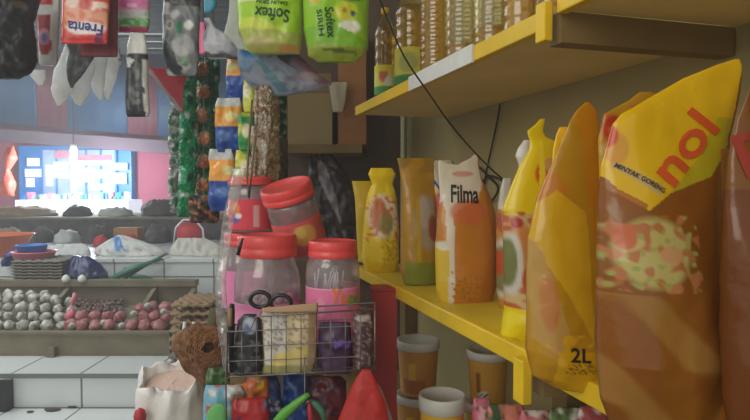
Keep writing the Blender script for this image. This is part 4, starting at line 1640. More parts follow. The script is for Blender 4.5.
# scissors
for k, (x1, y1, x2, y2, Yc, lab) in enumerate([(260, 299.5, 281, 303, 1.125, 'black handled scissors with rings up, leaning on the wide jar')]):
    sc = thing('scissors', P(268, 365, Yc), lab, 'scissors')
    for (cx, cy, rr) in ((x1, y1, 9.2), (x2, y2, 9.6)):
        pts = [P(cx + rr * math.cos(a) * 1.05, cy + rr * .82 * math.sin(a), Yc) for a in [i * math.tau / 26 for i in range(26)]]
        MB().tube(pts, .0042, 10, True).build('handle_ring', M['black_plastic'], sc, True)
    MB().tube([P(x1 + 5, y1 + 8, Yc), P(268, 318, Yc)], .004, 8).build('shank', M['black_plastic'], sc, True)
    MB().tube([P(x2 - 6, y2 + 7, Yc), P(272, 318, Yc)], .004, 8).build('shank', M['black_plastic'], sc, True)
    for dx in (-2, 2):
        a, b = P(270 + dx, 316, Yc), P(270 - dx, 366, Yc + .002 + dx * .001)
        MB().hexa([a + Vector((-.006, 0, 0)), a + Vector((.006, 0, 0)), a + Vector((.006, .0015, 0)), a + Vector((-.006, .0015, 0))],
                  [b + Vector((-.001, 0, 0)), b + Vector((.001, 0, 0)), b + Vector((.001, .0015, 0)), b + Vector((-.001, .0015, 0))]).build('blade', M['steel'], sc)
# cutter with tan grip at the left
ck = thing('box_cutter', P(232, 372, 1.12), 'cutter with black and tan handle at the left end of the basket', 'cutter')
MB().tube([P(231.5, 372, 1.12), P(231, 330, 1.12), P(231, 312, 1.12), P(232, 304, 1.12)], [.004, .0065, .0075, .005], 10).build('handle', M['black_plastic'], ck, True)
MB().tube([P(230, 326, 1.113), P(230, 308, 1.113)], .0045, 8).build('grip', M['eggtray'], ck, True)
# black sachet and purple items in the basket
soft_pack('sweet_packet', 'black packet with silver print standing in the left of the wire basket', 'packet', Plane(248, 370, 1.135, 5),
          [(314, 244, 256), (320, 238, 262), (340, 234, 262), (374, 232, 262)], [(314, .002), (330, .010), (374, .012)],
          art((46, 46, 56), ('e', 250, 325, 8, 9, (160, 170, 190)), ('e', 247, 328, 4, 5, (70, 90, 150)), ('n', 232, 340, 264, 372, .2, .1, (110, 110, 114))), 'film', crease=.005, seed=40)
soft_pack('sweet_packet', 'dark purple packet in the wire basket right of the paper bag', 'packet', Plane(334, 366, 1.130, 5),
          [(322, 320, 350), (330, 319, 351), (372, 319, 352)], [(322, .002), (345, .012), (372, .014)],
          art((70, 44, 84), ('r', 334, 340, 350, 347, (110, 80, 190)), ('n', 318, 325, 352, 371, .2, .15, (50, 30, 50))), 'film', crease=.005, seed=41)
soft_pack('sweet_packet', 'dark brown packet at the right end of the wire basket', 'packet', Plane(362, 366, 1.130, 5),
          [(312, 354, 372), (320, 353, 373), (369, 353, 373)], [(312, .002), (345, .012), (369, .014)],
          art((86, 60, 64), ('n', 352, 315, 374, 369, .3, .1, (170, 150, 150)), ('e', 362, 318, 8, 3, (200, 190, 180))), 'film', crease=.006, seed=42)
# paper bag
pb = Plane(290, 370, 1.118, 4)
bb = soft_pack('paper_bag', 'crumpled printed paper bag with folded brown flap in the wire basket', 'paper bag', pb,
               [(309, 262, 318), (318, 263, 317), (340, 263, 317), (360, 264, 316), (373, 263, 312)], [(309, .004), (330, .010), (373, .010)],
               art((196, 180, 150), ('r', 264, 312, 278, 368, (216, 214, 206)), ('r', 288, 312, 308, 350, (222, 206, 168)), ('r', 276, 312, 287, 352, (206, 206, 204)),
                   ('n', 264, 312, 310, 350, .4, .1, (150, 140, 120)), ('p', [(276, 352), (308, 346), (306, 360), (270, 366)], (220, 206, 130)),
                   ('r', 308, 308, 319, 374, (170, 140, 106)), ('r', 262, 364, 319, 374, (150, 150, 100))), 'paper', crease=.004, seed=43,
               parts=True)
fl = Bag(Plane(290, 307, 1.108, 4), [(303, 262, 318), (312, 262, 318)], [(303, .003), (312, .004)], art((190, 156, 124)), .002, 3, top=[(0, 5), (1, 0)])
fl.build('folded_flap', M['paper'], bb.root, 2)

# ================================================================== HANGING STRIPS
rail = thing('hanging_rail', P(190, -40, 1.75), 'wooden rail above the frame from which the packets hang', 'rail')
mb = MB().tube([P(-80, -28, 1.72), P(320, -28, 1.72)], .012, 10)
mb.build('pole', M['rail'], rail, True)
MB().tube([P(60, -24, 1.45), P(400, -24, 1.45)], .012, 10).build('pole', M['rail'], rail, True)


def strip(label, Y, segs, seed, mat='film_glossy', group=None, name='snack_strip'):
    """chain of sachets: (x_left, x_right, y_top, y_bottom, paint, thick)"""
    last = segs[-1]
    t = thing(name, P((last[0] + last[1]) / 2, last[3], Y), label, 'snack strip', group)
    for i, (x0, x1, y0, y1, pa, th) in enumerate(segs):
        m = (x1 - x0)
        h = y1 - y0
        lean = 0
        rows = [(y0, x0 + m * .10, x1 - m * .10), (y0 + h * .12, x0 + m * .02, x1 - m * .02), (y0 + h * .5, x0, x1), (y1 - h * .12, x0 + m * .02, x1 - m * .02), (y1, x0 + m * .10, x1 - m * .10)]
        if i == 0:
            MB().tube([P((x0 + x1) / 2, y0 + 2, Y), P((x0 + x1) / 2, -23.6, 1.72)], .0015, 5).build('hanging_string', M['rail'], t)
        Bag(Plane((x0 + x1) / 2, (y0 + y1) / 2, Y, random.Random(seed + i).uniform(-25, 25)), rows, [(y0, .001), (y0 + h * .3, th), (y1 - h * .3, th), (y1, .001)], pa, .012, seed + i).build('sachet', M[mat], t, 1.6)
    return t


GR, SIL, ORG, BRN = (24, 158, 100), (216, 226, 222), (214, 130, 80), (110, 70, 50)
rn = random.Random(21)


def chips(x0, w, y0, y1, n, drift, Y, seed, label, kinds):
    segs = []
    h = (y1 - y0) / n
    for i in range(n):
        xx = x0 + drift * i / n + rn.uniform(-1.5, 1.5)
        k = kinds[i % len(kinds)]
        ya, yb = y0 + i * h, y0 + (i + 1) * h
        if k == 'g':
            pa = art(GR, ('n', 0, 0, 400, 400, .12, .2, SIL), ('e', xx + w * .75, (ya + yb) / 2, 3, 5, (20, 80, 60)))
        elif k == 's':
            pa = art((150, 160, 150), ('n', 0, 0, 400, 400, .15, .0, (220, 224, 220)), ('n', 0, 0, 400, 400, .2, .15, (40, 110, 80)))
        elif k == 'o':
            pa = art((50, 112, 76), ('e', xx + w * .45, (ya + yb) / 2, w * .38, h * .34, (216, 124, 76)), ('e', xx + w * .5, ya + h * .35, w * .15, 4, (240, 190, 150)))
        else:
            pa = art((60, 50, 40), ('n', 0, 0, 400, 400, .2, .0, (170, 110, 70)))
        segs.append((xx, xx + w, ya - 1, yb + 1, pa, .016))
    return strip(label, Y, segs, seed)


chips(182, 18, -20, 62, 3, -3, 1.85, 55, 'green snack strip hanging behind the silver black packet', 'g')
chips(179, 19, 62, 216, 6, -2, 1.84, 60, 'bright green snack strip, left of the two beside the pink wall', 'gg')
chips(171, 12, 95, 212, 6, -3, 1.90, 70, 'narrow silvery snack strip, outermost on the left', 's')
chips(197, 19, 58, 196, 6, -3, 1.88, 80, 'dark green snack strip with orange pictures, right of the bright green one', 'oo')
chips(206, 14, 60, 196, 6, 0, 1.93, 95, 'green snack strip squeezed behind the blue and orange sachets', 'g')
chips(188, 32, 196, 222, 1, 0, 1.79, 90, 'brown snack packet at the foot of the green strips', 'b')


def soda(y0, y1):
    h = y1 - y0
    return art((40, 80, 170), ('r', 0, y0, 400, y0 + h * .22, (200, 206, 206)), ('r', 0, y0 + h * .18, 400, y0 + h * .52, (240, 170, 70)), ('e', 232, y0 + h * .35, 8, 5, (236, 230, 160)),
               ('r', 0, y0 + h * .52, 400, y1, (36, 74, 160)), ('e', 224, y0 + h * .7, 8, 6, (90, 130, 200)))


strip('strip of blue, orange and white sachets hanging beside the green ones', 1.66, [
    (226, 252, 48, 101, soda(48, 101), .012), (215, 243, 98, 152, soda(98, 152), .014), (208, 235, 149, 211, soda(149, 211), .014)], 100, 'film')
lime = lambda y0, y1: art((214, 220, 90), ('n', 0, 0, 400, 400, .1, .05, (60, 160, 90)), ('e', 246, (y0 + y1) / 2, 5, 8, (240, 240, 200)))
strip('narrow yellow and green sachet strip beside the blue and orange one', 1.58, [
    (243, 258, 70, 112, lime(70, 112), .01), (238, 254, 112, 150, lime(112, 150), .01), (235, 250, 150, 184, lime(150, 184), .01)], 110, 'film')
cof = lambda a: art((190, 180, 160), ('r', 256, 0, 259, 400, (120, 92, 66)), ('r', 264, 0, 266, 400, (226, 226, 220)), ('n', 0, 0, 400, 400, .14, .15, (156, 128, 96)))
strip('silvery brown sachet strip above the red lids, under the plastic bag', 1.50, [
    (254, 272, 86, 128, cof(0), .008), (251, 269, 126, 158, cof(0), .008), (248, 268, 156, 184, cof(0), .008)], 120)
strip('thin golden brown sachet strip right of the silvery one', 1.60, [
    (263, 280, 92, 140, art((150, 124, 84), ('n', 0, 0, 400, 400, .2, .1, (196, 180, 140))), .006), (262, 280, 138, 184, art((140, 116, 80), ('n', 0, 0, 400, 400, .2, .1, (180, 160, 120))), .006)], 130)
strip('dark green sachet strip next to the olive cardboard box', 1.66, [
    (273, 287, 92, 140, art((30, 92, 60), ('n', 0, 0, 400, 400, .2, .1, (190, 190, 190))), .006), (274, 288, 138, 184, art((96, 84, 60), ('n', 0, 0, 400, 400, .2, .2, (40, 100, 60))), .006)], 140)
# rubber band / string hanging over jars
o = MB().tube([P(252, 100, 1.24), P(249, 140, 1.22), P(247, 178, 1.20), P(249, 198, 1.19), P(252, 170, 1.21), P(256, 130, 1.22)], .0022, 6).build('twine', M['rail'], smooth=True)
tag(o, 'tan twine hanging down over the small red labelled jar', 'twine')
# clear wrap down the left side of the jars
soft_pack('plastic_sleeve', 'long clear crinkled plastic sleeve hanging left of the jars', 'plastic sleeve', Plane(228, 280, 1.16, 0),
          [(168, 232, 246), (190, 229, 240), (230, 221, 232), (280, 215, 226), (320, 216, 228), (372, 224, 236)], [(168, .003), (372, .004)],
          art((214, 216, 210)), 'film', crease=.006, seed=77)
bpy.data.objects['plastic_sleeve'].data.materials[0] = M['wrap']
# small black tag
o = MB().tube([P(243, 238, 1.17), P(240, 246, 1.17), P(238, 255, 1.17)], [.0015, .004, .004], 8).build('black_tag', M['black_plastic'], smooth=True)
tag(o, 'small black tag hanging against the jars', 'black_tag')

# ================================================================== TOP PACKETS
tl = 'film'
soft_pack('packet', 'left green diaper pack hanging at the top of the picture', 'diaper pack', Plane(270, 20, 1.45, 0),
          [(-25, 238, 304), (0, 237, 303), (30, 239, 303), (42, 243, 302), (50, 246, 301), (54, 252, 300)], [(-25, .02), (20, .035), (46, .03), (54, .01)],
          art((166, 214, 40), ('p', [(236, 30), (304, 36), (304, 60), (236, 60)], (176, 190, 90)), ('e', 250, 24, 12, 4, (240, 200, 60)), ('p', [(238, 20), (262, 22), (290, 34), (260, 32), (238, 30)], (206, 226, 80)),
              ('r', 240, 0, 258, 5, (220, 230, 200)), ('e', 262, 44, 16, 5, (196, 190, 130)), ('e', 290, 50, 12, 4, (200, 150, 90))),
          tl, crease=.006, seed=50, group='green diaper packs', letters=[('Softex', 274, 18, 34, 13, 186, 'green_print'), ('DAUN SIRIH', 274, 6, 30, 4, 185, 'green_print')])
soft_pack('packet', 'right green diaper pack with a daisy at the top of the picture', 'diaper pack', Plane(337, 20, 1.42, 6),
          [(-25, 304, 370), (0, 303, 369), (30, 304, 368), (48, 307, 368), (56, 308, 364), (62, 318, 356)], [(-25, .02), (20, .035), (50, .03), (62, .008)],
          art((150, 208, 36), ('e', 345, 15, 13, 11, (206, 214, 50)), ('e', 349, 30, 12, 7, (236, 240, 220)), ('e', 344, 14, 3, 3, (180, 120, 40)), ('e', 352, 17, 3.2, 3.2, (50, 90, 110)), ('e', 315, 2, 5, 4, (240, 180, 50)),
              ('e', 350, -2, 16, 8, (40, 110, 60)), ('p', [(304, 46), (369, 50), (369, 62), (304, 62)], (150, 170, 60)), ('p', [(304, 30), (330, 26), (369, 44), (369, 50), (304, 46)], (128, 190, 40)),
              ('p', [(322, 50), (356, 53), (356, 56), (322, 53)], (90, 110, 40))),
          tl, crease=.006, seed=51, group='green diaper packs', letters=[('Softex', 330, 26, 30, 9, 84, 'green_print'), ('SIRIH', 320, 26, 26, 5, 84, 'green_print')])
# wrap at the left of them
soft_pack('plastic_bag', 'white translucent plastic bag edge left of the green diaper packs', 'bag', Plane(234, 18, 1.50, 0),
          [(-20, 231, 246), (10, 229, 242), (22, 227, 240), (34, 224, 240), (44, 234, 246), (50, 238, 248)], [(-20, .004), (50, .006)], art((226, 232, 228)), 'bag_thin', crease=.008, seed=52)
# blue white plastic bag underneath
soft_pack('plastic_bag', 'blue white and pink printed plastic bag under the green packs', 'bag', Plane(285, 70, 1.52, 0),
          [(44, 240, 262), (52, 237, 296), (62, 238, 306), (74, 240, 318), (84, 248, 332), (90, 256, 320), (96, 272, 286)], [(44, .002), (60, .018), (84, .02), (96, .004)],
          art((184, 196, 214), ('e', 252, 52, 14, 8, (110, 180, 236)), ('e', 248, 66, 10, 8, (150, 190, 220)), ('p', [(272, 50), (298, 54), (336, 84), (320, 84), (282, 62)], (120, 104, 120)),
              ('p', [(296, 58), (336, 82), (322, 86), (290, 66)], (176, 120, 140)), ('n', 240, 50, 336, 96, .12, .1, (140, 150, 170)), ('p', [(256, 60), (264, 62), (290, 92), (280, 94)], (120, 170, 190)),
              ('e', 308, 78, 14, 5, (196, 180, 190))), 'bag_thin', crease=.008, seed=53)
# olive box behind
c = P(313, 165, 1.95)
ob = thing('cardboard_box', P(316, 168, 2.0), 'olive brown cardboard box on a ledge behind the jars', 'box')
p0, p1 = P(288, 145, 1.92), P(332, 92, 1.92)
MB().box((p0.x, 1.92, p0.z), (p1.x, 2.12, p1.z)).build('carton', M['box_olive'], ob)
MB().hexa([(p0.x, 1.915, p1.z - .001), (p1.x, 1.915, p1.z - .001), (p1.x, 1.93, p1.z - .001), (p0.x, 1.93, p1.z - .001)],
          [(p0.x + .01, 1.87, p1.z + .05), (p1.x, 1.87, p1.z + .05), (p1.x, 1.874, p1.z + .05), (p0.x + .01, 1.874, p1.z + .05)]).build('flap', M['box_olive'], ob)
c = P(345, 120, 1.98)
soft_pack('paper_sheet', 'white paper sheet hanging at the end of the upper shelf', 'paper', Plane(340, 100, 1.90, 10), [(82, 328, 348), (100, 331, 346), (112, 333, 343)], [(82, .001), (112, .002)],
          art((206, 200, 186)), 'paper', crease=.006, seed=54)
# ledge under the box
q0, q1 = P(286, 150, 1.9), P(362, 145, 1.9)
tag(MB().box((q0.x, 1.88, q0.z - .01), (q1.x, 2.17, p0.z - .0005)).build('ledge_board', M['joist']), 'dark board carrying the olive cardboard box', 'board')
# brown cartons stacked to the right of it
p0, p1 = P(336, 143, 1.94), P(362, 52, 1.94)
o = MB().box((P(338, 100, 1.94).x, 1.94, q0.z + .02), (P(366, 100, 1.94).x, 2.14, p1.z + .1)).build('cardboard_box', M['carton'])
tag(o, 'reddish brown cardboard box standing left of the upper shelf end', 'box')
# black glossy bag behind jars, its highlight painted on as a pale streak
soft_pack('plastic_bag', 'dark grey glossy plastic bag hanging behind the jars', 'bag', Plane(330, 200, 1.98, 0),
          [(146, 312, 326), (170, 308, 345), (200, 306, 356), (240, 308, 360), (262, 312, 358)], [(146, .003), (200, .03), (262, .02)],
          art((62, 58, 62), ('p', [(318, 160), (325, 163), (336, 195), (342, 225), (332, 205), (320, 180)], (150, 146, 160))), 'film', crease=.02, seed=55)

# packs at the upper left
soft_pack('plastic_bag', 'black bag bundle hanging in the top left corner', 'bag', Plane(14, 30, 1.45, 0),
          [(-30, -20, 40), (0, -20, 36), (20, -20, 32), (40, -20, 36), (60, -20, 36), (74, -18, 30), (79, -10, 20)], [(-30, .03), (30, .05), (70, .03), (79, .008)],
          art((22, 23, 28), ('n', -20, 0, 40, 30, .05, .25, (44, 38, 66)), ('e', 26, 8, 5, 4, (90, 80, 60))), 'film_soft', crease=.02, seed=56)
soft_pack('detergent_strip', 'white and red sachet strip left of the upside down red pack', 'sachet strip', Plane(48, 30, 1.60, 10),
          [(-20, 37, 60), (8, 36, 60), (16, 37, 60), (40, 38, 59), (62, 39, 58), (66, 41, 56)], [(-20, .008), (8, .003), (12, .003), (35, .010), (60, .003), (66, .001)],
          art((214, 222, 222), ('r', 38, -20, 53, 4, (196, 44, 60)), ('p', [(36, 14), (52, 16), (52, 50), (48, 56), (41, 55), (37, 35)], (170, 40, 56)), ('e', 45, 37, 7, 9, (216, 150, 170)), ('e', 45, 38, 4, 5, (120, 130, 200)),
              ('r', 53, 12, 60, 60, (200, 206, 206))), 'film', crease=.003, seed=57)
# red powder pack
def red_pack(x0, y1, Y, label, seed, full=True):
    paint = art((222, 66, 62), ('r', x0 + 2, -20, x0 + 47, 0, (226, 90, 80)), ('r', x0 + 2, 4, x0 + 46, 28, (236, 170, 140)), ('e', x0 + 12, 4, 9, 5, (246, 220, 210)), ('e', x0 + 38, 8, 9, 6, (246, 226, 216)),
                ('e', x0 + 25, 6, 8, 6, (206, 80, 70)), ('n', x0, 10, x0 + 48, 24, .15, .0, (226, 120, 90)), ('e', x0 + 25, 29, 21, 7.5, (244, 236, 236)), ('r', x0, 35, x0 + 49, 42, (214, 52, 56)), ('r', x0, 41, x0 + 49, 42.5, (240, 90, 90)),
                ('r', x0 + 34, 38, x0 + 42, 42, (120, 40, 90)))
    return soft_pack('drink_powder_pack', label, 'packet', Plane(x0 + 24, 20, Y, 6), [(-24, x0 + 1, x0 + 48), (0, x0, x0 + 48), (40, x0 - .5, x0 + 46), (y1, x0, x0 + 45)],
                     [(-24, .010), (10, .012), (38, .006), (y1, .001)], paint, 'film', crease=.003, seed=seed, top=None,
                     letters=[('Frenta', x0 + 24, 29, 35, 11, 187, 'blue_print')] if full else ())


red_pack(62, 44, 1.50, 'red drink powder pack hanging upside down with blue lettering', 58)
soft_pack('drink_powder_pack', 'dull maroon pack hanging directly behind the lettered red pack', 'packet', Plane(100, 25, 1.56, 6),
          [(-24, 80, 119), (0, 80, 118), (52, 79, 118), (57, 80, 117)], [(-24, .008), (20, .01), (57, .001)], art((130, 44, 60), ('r', 108, -20, 112, 60, (110, 34, 50))), 'film_soft', crease=.003, seed=59)
soft_pack('tissue_packet', 'pink and green flowered pack hanging right of the red packs', 'packet', Plane(134, 14, 1.60, 0),
          [(-24, 116, 151), (0, 116, 150), (24, 117, 150), (30, 118, 149), (32, 119, 148)], [(-24, .01), (10, .016), (30, .004), (32, .001)],
          art((236, 170, 214), ('e', 134, 4, 15, 7, (230, 100, 180)), ('r', 114, 12, 152, 20, (220, 220, 232)), ('n', 114, 14, 152, 20, .2, .1, (170, 200, 180)), ('r', 114, 19, 152, 27, (96, 180, 100)), ('n', 114, 16, 152, 28, .25, .1, (180, 220, 170)),
              ('r', 114, 27, 152, 34, (176, 60, 100)), ('e', 134, 7, 6, 3, (250, 200, 230))), 'film', crease=.003, seed=61)
# white plastic bag bundle
W = (246, 247, 246)
for k, (rows, lab) in enumerate([
        ([(44, 66, 72), (70, 54, 78), (88, 50, 74), (100, 54, 68), (106, 57, 60)], 'white carrier bag with pointed tip, leftmost of the bundle'),
        ([(44, 82, 96), (70, 72, 94), (92, 68, 90), (104, 76, 84), (106, 79, 81)], 'white carrier bag tip in the middle of the bundle'),
        ([(40, 92, 112), (70, 88, 106), (90, 92, 104), (100, 99, 103)], 'white carrier bag, third of the bundle under the maroon pack'),
        ([(40, 98, 118), (60, 100, 122), (84, 102, 114), (100, 106, 110)], 'white carrier bag, rightmost of the bundle under the maroon pack')]):
    soft_pack('carrier_bag', lab, 'bag', Plane(80, 80, 1.66 + k * .012, 0), rows, [(rows[0][0], .003), (rows[-1][0] - 15, .008), (rows[-1][0], .002)],
              art(W, ('r', 120, 50, 125, 60, (120, 110, 140))), 'bag_thin', crease=.010, seed=62 + k, group='white carrier bags hanging below the red packs')
soft_pack('dark_packet', 'grey glassy packet hanging between the white carrier bags', 'packet', Plane(80, 60, 1.62, 0),
          [(30, 66, 100), (50, 66, 98), (66, 66, 90), (80, 68, 78), (88, 71, 73)], [(30, .003), (60, .008), (88, .002)],
          art((84, 92, 98), ('e', 68, 56, 3, 9, (220, 224, 224)), ('n', 60, 40, 100, 88, .15, .1, (120, 128, 132))), 'film', crease=.006, seed=66)
soft_pack('carrier_bag', 'small white bag tip left of the bundle under the black bags', 'bag', Plane(38, 78, 1.60, 0),
          [(70, 26, 46), (78, 32, 46), (86, 38, 42)], [(70, .003), (86, .002)], art(W), 'bag_thin', crease=.006, seed=67)
# black silver packs
soft_pack('foil_packet', 'black and white foil packet hanging below the flowered pack', 'packet', Plane(136, 75, 1.58, 0),
          [(33, 130, 144), (45, 127, 147), (60, 126, 148), (90, 125, 149), (112, 126, 150), (117, 128, 148)], [(33, .002), (60, .012), (105, .012), (117, .001)],
          art((44, 50, 58), ('r', 120, 30, 152, 54, (226, 230, 230)), ('p', [(124, 56), (136, 60), (130, 70)], (220, 226, 226)), ('p', [(144, 60), (150, 60), (150, 118), (146, 118)], (210, 214, 214)), ('p', [(131, 70), (133, 70), (131, 110), (129, 110)], (110, 116, 122)),
              ('p', [(139, 64), (141, 64), (141, 112), (138, 112)], (90, 96, 102))), 'film', crease=.006, seed=68)
soft_pack('foil_packet', 'large silver and black foil packet with a green mark, over the green strips', 'packet', Plane(182, 36, 1.66, 0),
          [(-20, 163, 201), (10, 163, 200), (40, 162, 200), (60, 164, 199), (72, 166, 198), (76, 168, 196)], [(-20, .006), (30, .014), (66, .01), (76, .001)],
          art((120, 128, 132), ('r', 160, -20, 202, 6, (60, 64, 70)), ('n', 160, 4, 202, 76, .05, .12, (76, 82, 88)), ('n', 160, 4, 202, 76, .10, .25, (196, 202, 204)), ('r', 178, 23, 183, 35, (30, 130, 90)),
              ('e', 171, 26, 5, 6, (190, 184, 170)), ('e', 171, 26, 3, 4, (110, 116, 116)), ('e', 190, 26, 5, 5, (240, 246, 246)), ('p', [(162, 38), (170, 44), (184, 70), (176, 76), (162, 60)], (50, 54, 60)),
              ('e', 184, 46, 12, 12, (170, 178, 182)), ('e', 186, 62, 6, 6, (90, 130, 100))), 'film', crease=.006, seed=69)
soft_pack('foil_packet', 'silver packet with a dark lower rim left of the green diaper packs', 'packet', Plane(220, 40, 1.60, 0),
          [(18, 204, 210), (28, 206, 216), (36, 203, 232), (50, 204, 238), (57, 206, 240), (59, 210, 238)], [(18, .002), (45, .012), (59, .001)],
          art((186, 190, 202), ('n', 200, 18, 240, 56, .1, .1, (120, 124, 136)), ('p', [(200, 52), (242, 56), (242, 60), (200, 57)], (70, 66, 76))), 'film', crease=.006, seed=70)
soft_pack('pink_ribbon', 'bright pink plastic strip beside the silver packet', 'ribbon', Plane(203, 38, 1.63, 0),
          [(22, 200, 205), (40, 199, 207), (54, 199, 206)], [(22, .001), (54, .002)], art((244, 110, 164)), 'film', crease=.002, seed=71)
soft_pack('blue_ribbon', 'turquoise plastic bow at the top between foil and diaper packs', 'ribbon', Plane(210, 6, 1.58, 0),
          [(-6, 202, 212), (2, 204, 217), (8, 204, 216), (13, 204, 210)], [(-6, .002), (8, .006), (13, .002)], art((40, 160, 196)), 'film', crease=.004, seed=72)
soft_pack('pink_cloth', 'pink plastic triangle hanging under the silver black foil packet', 'cloth', Plane(168, 88, 1.72, 0),
          [(68, 148, 186), (76, 150, 187), (84, 158, 184), (98, 168, 184), (112, 178, 183)], [(68, .002), (85, .01), (112, .002)],
          art((224, 110, 120), ('p', [(146, 70), (152, 70), (184, 112), (178, 112)], (206, 206, 206))), 'bag_thin', crease=.008, seed=73)

# ================================================================== LOWER LEFT FOREGROUND
# coir roll
cr = thing('coir_roll', P(208, 372, 1.42), 'brown coir rope roll with a dark hole hanging beside the basket', 'rope roll')
cc = P(208, 346, 1.42)
ax = Vector((.35, -1, .1)).normalized()
e1 = ax.cross(Vector((0, 0, 1))).normalized()
e2 = e1.cross(ax)
for layer in range(3):
    pts = []
    for i in range(260):
        a = i * math.tau / 32
        rr = .014 + .034 * i / 260
        pts.append(cc + ax * (.02 - layer * .016 - .012 * i / 260) + (e1 * math.cos(a) + e2 * math.sin(a)) * (rr + .0012 * math.sin(i * 1.7)))
    MB().tube(pts, .0027, 6).build('coil', M['coir'], cr, True)
mb = MB().tube([cc - ax * .04, cc - ax * .008], .038, 20)
mb.build('core', M['coir'], cr, True)
mb = MB()
for k in range(70):
    a = rn.uniform(0, math.tau)
    p = cc + (e1 * math.cos(a) + e2 * math.sin(a)) * rn.uniform(.03, .055)
    q = p + Vector((rn.uniform(-.03, .02), rn.uniform(-.01, .01), rn.uniform(-.03, .03)))
    mb.tube([p, p.lerp(q, .5) + Vector((0, 0, .004)), q], .0008, 4)
o = mb.build('loose_fibre', M['coir'], cr, True)
o['kind'] = 'stuff'
soft_pack('coir_mat', 'frayed brown coir mat left of the coir roll', 'mat', Plane(188, 348, 1.50, 0), [(324, 190, 204), (334, 176, 214), (346, 171, 214), (358, 177, 212), (372, 186, 216), (384, 200, 220)], [(324, .004), (345, .02), (384, .006)],
          art((122, 84, 54), ('n', 160, 320, 225, 385, .3, .1, (150, 110, 76)), ('n', 160, 320, 225, 385, .25, .2, (84, 58, 40))), 'paper', crease=.012, seed=85)
# green leaf piece behind
soft_pack('dark_sack', 'dark olive sack between the coir roll and the basket', 'sack', Plane(220, 350, 1.50, 0), [(308, 210, 226), (325, 206, 232), (360, 204, 236), (400, 206, 240)], [(308, .003), (350, .02), (400, .02)],
          art((92, 84, 56)), 'paper', crease=.008, seed=80)

# white open bag with pale contents
wbg = thing('white_bag', P(170, 450, 1.62), 'open white plastic bag full of pale rice at the bottom left', 'bag')
YBg = 1.60
cB = P(171, 386, YBg)
a_, b_ = pxm(34, YBg), pxm(30, YBg)


def ringpts(z, rx, ry, n=56, wob=.0, seed=0):
    return [Vector((cB.x + rx * math.cos(t) * (1 + wob * noise.noise(Vector((math.cos(t) * 2.2, math.sin(t) * 2.2, seed)))), cB.y + ry * math.sin(t) * (1 + wob * noise.noise(Vector((math.sin(t) * 2.2, math.cos(t) * 2.2, seed)))),
                    z + wob * .09 * noise.noise(Vector((math.cos(t) * 2, math.sin(t) * 2, seed + 4))))) for t in [i * math.tau / n for i in range(n)]]


lev = [(-.16, 1.02), (-.10, 1.06), (-.05, 1.03), (-.02, .98), (.012, .96), (.034, .90)]
V, Fc, n = [], [], 56
def tip(pts, amt):
    return [p + Vector((0, 0, amt * (p.y - cB.y) / b_)) for p in pts]


for i, (dz, k) in enumerate(lev):
    V += tip(ringpts(cB.z + dz, a_ * k, b_ * k, n, .28 if i > 2 else .1, i * .35), [0, 0, .008, .016, .026, .03][i])
inner = [(.030, .86), (.0, .84), (-.03, .84)]
for i, (dz, k) in enumerate(inner):
    V += tip(ringpts(cB.z + dz, a_ * k, b_ * k, n, .2, 2.0 - i * .3), .028)
m_ = len(lev) + len(inner)
for i in range(m_ - 1):
    for k in range(n):
        Fc.append((i * n + k, i * n + (k + 1) % n, (i + 1) * n + (k + 1) % n, (i + 1) * n + k))
Fc.append(tuple(range(n - 1, -1, -1)))
cols = [lin((250, 250, 248))] * len(V)
mesh_obj('bag_film', V, Fc, M['bag_white'], wbg, cols=cols)
V = []
Fc = []
for j in range(8):
    rr = j / 7
    for k in range(n):
        t = k * math.tau / n
        V.append(Vector((cB.x + a_ * .82 * rr * math.cos(t), cB.y + b_ * .82 * rr * math.sin(t), cB.z + .008 + .026 * rr * math.sin(t) - .01 * rr + .003 * noise.noise(Vector((rr * 9 * math.cos(t), rr * 9 * math.sin(t), 0))))))
for j in range(7):
    for k in range(n):
        Fc.append((j * n + k, (j + 1) * n + k, (j + 1) * n + (k + 1) % n, j * n + (k + 1) % n))
o = mesh_obj('pale_grain', V, Fc, mat_plain('pale_grain', (226, 198, 182), 0.8, bump=.6, bscale=120, var=.06), wbg)
o['kind'] = 'stuff'
# table stand beneath the bag
tag(MB().box((cB.x - .09, cB.y - .09, 0), (cB.x + .09, cB.y + .09, cB.z - .161)).build('stand', M['joist']), 'dark stand under the open white bag', 'stand')
# small red item bottom left of it
c = P(140, 412, 1.5)
o = MB().lathe(c + Vector((0, 0, -.03)), [(.004, 0), (.014, .008), (.016, .02), (.012, .034), (.003, .04)], 18).build('red_tomato', M['red_plastic'], smooth=True)
tag(o, 'small red tomato beside the open white bag', 'tomato')

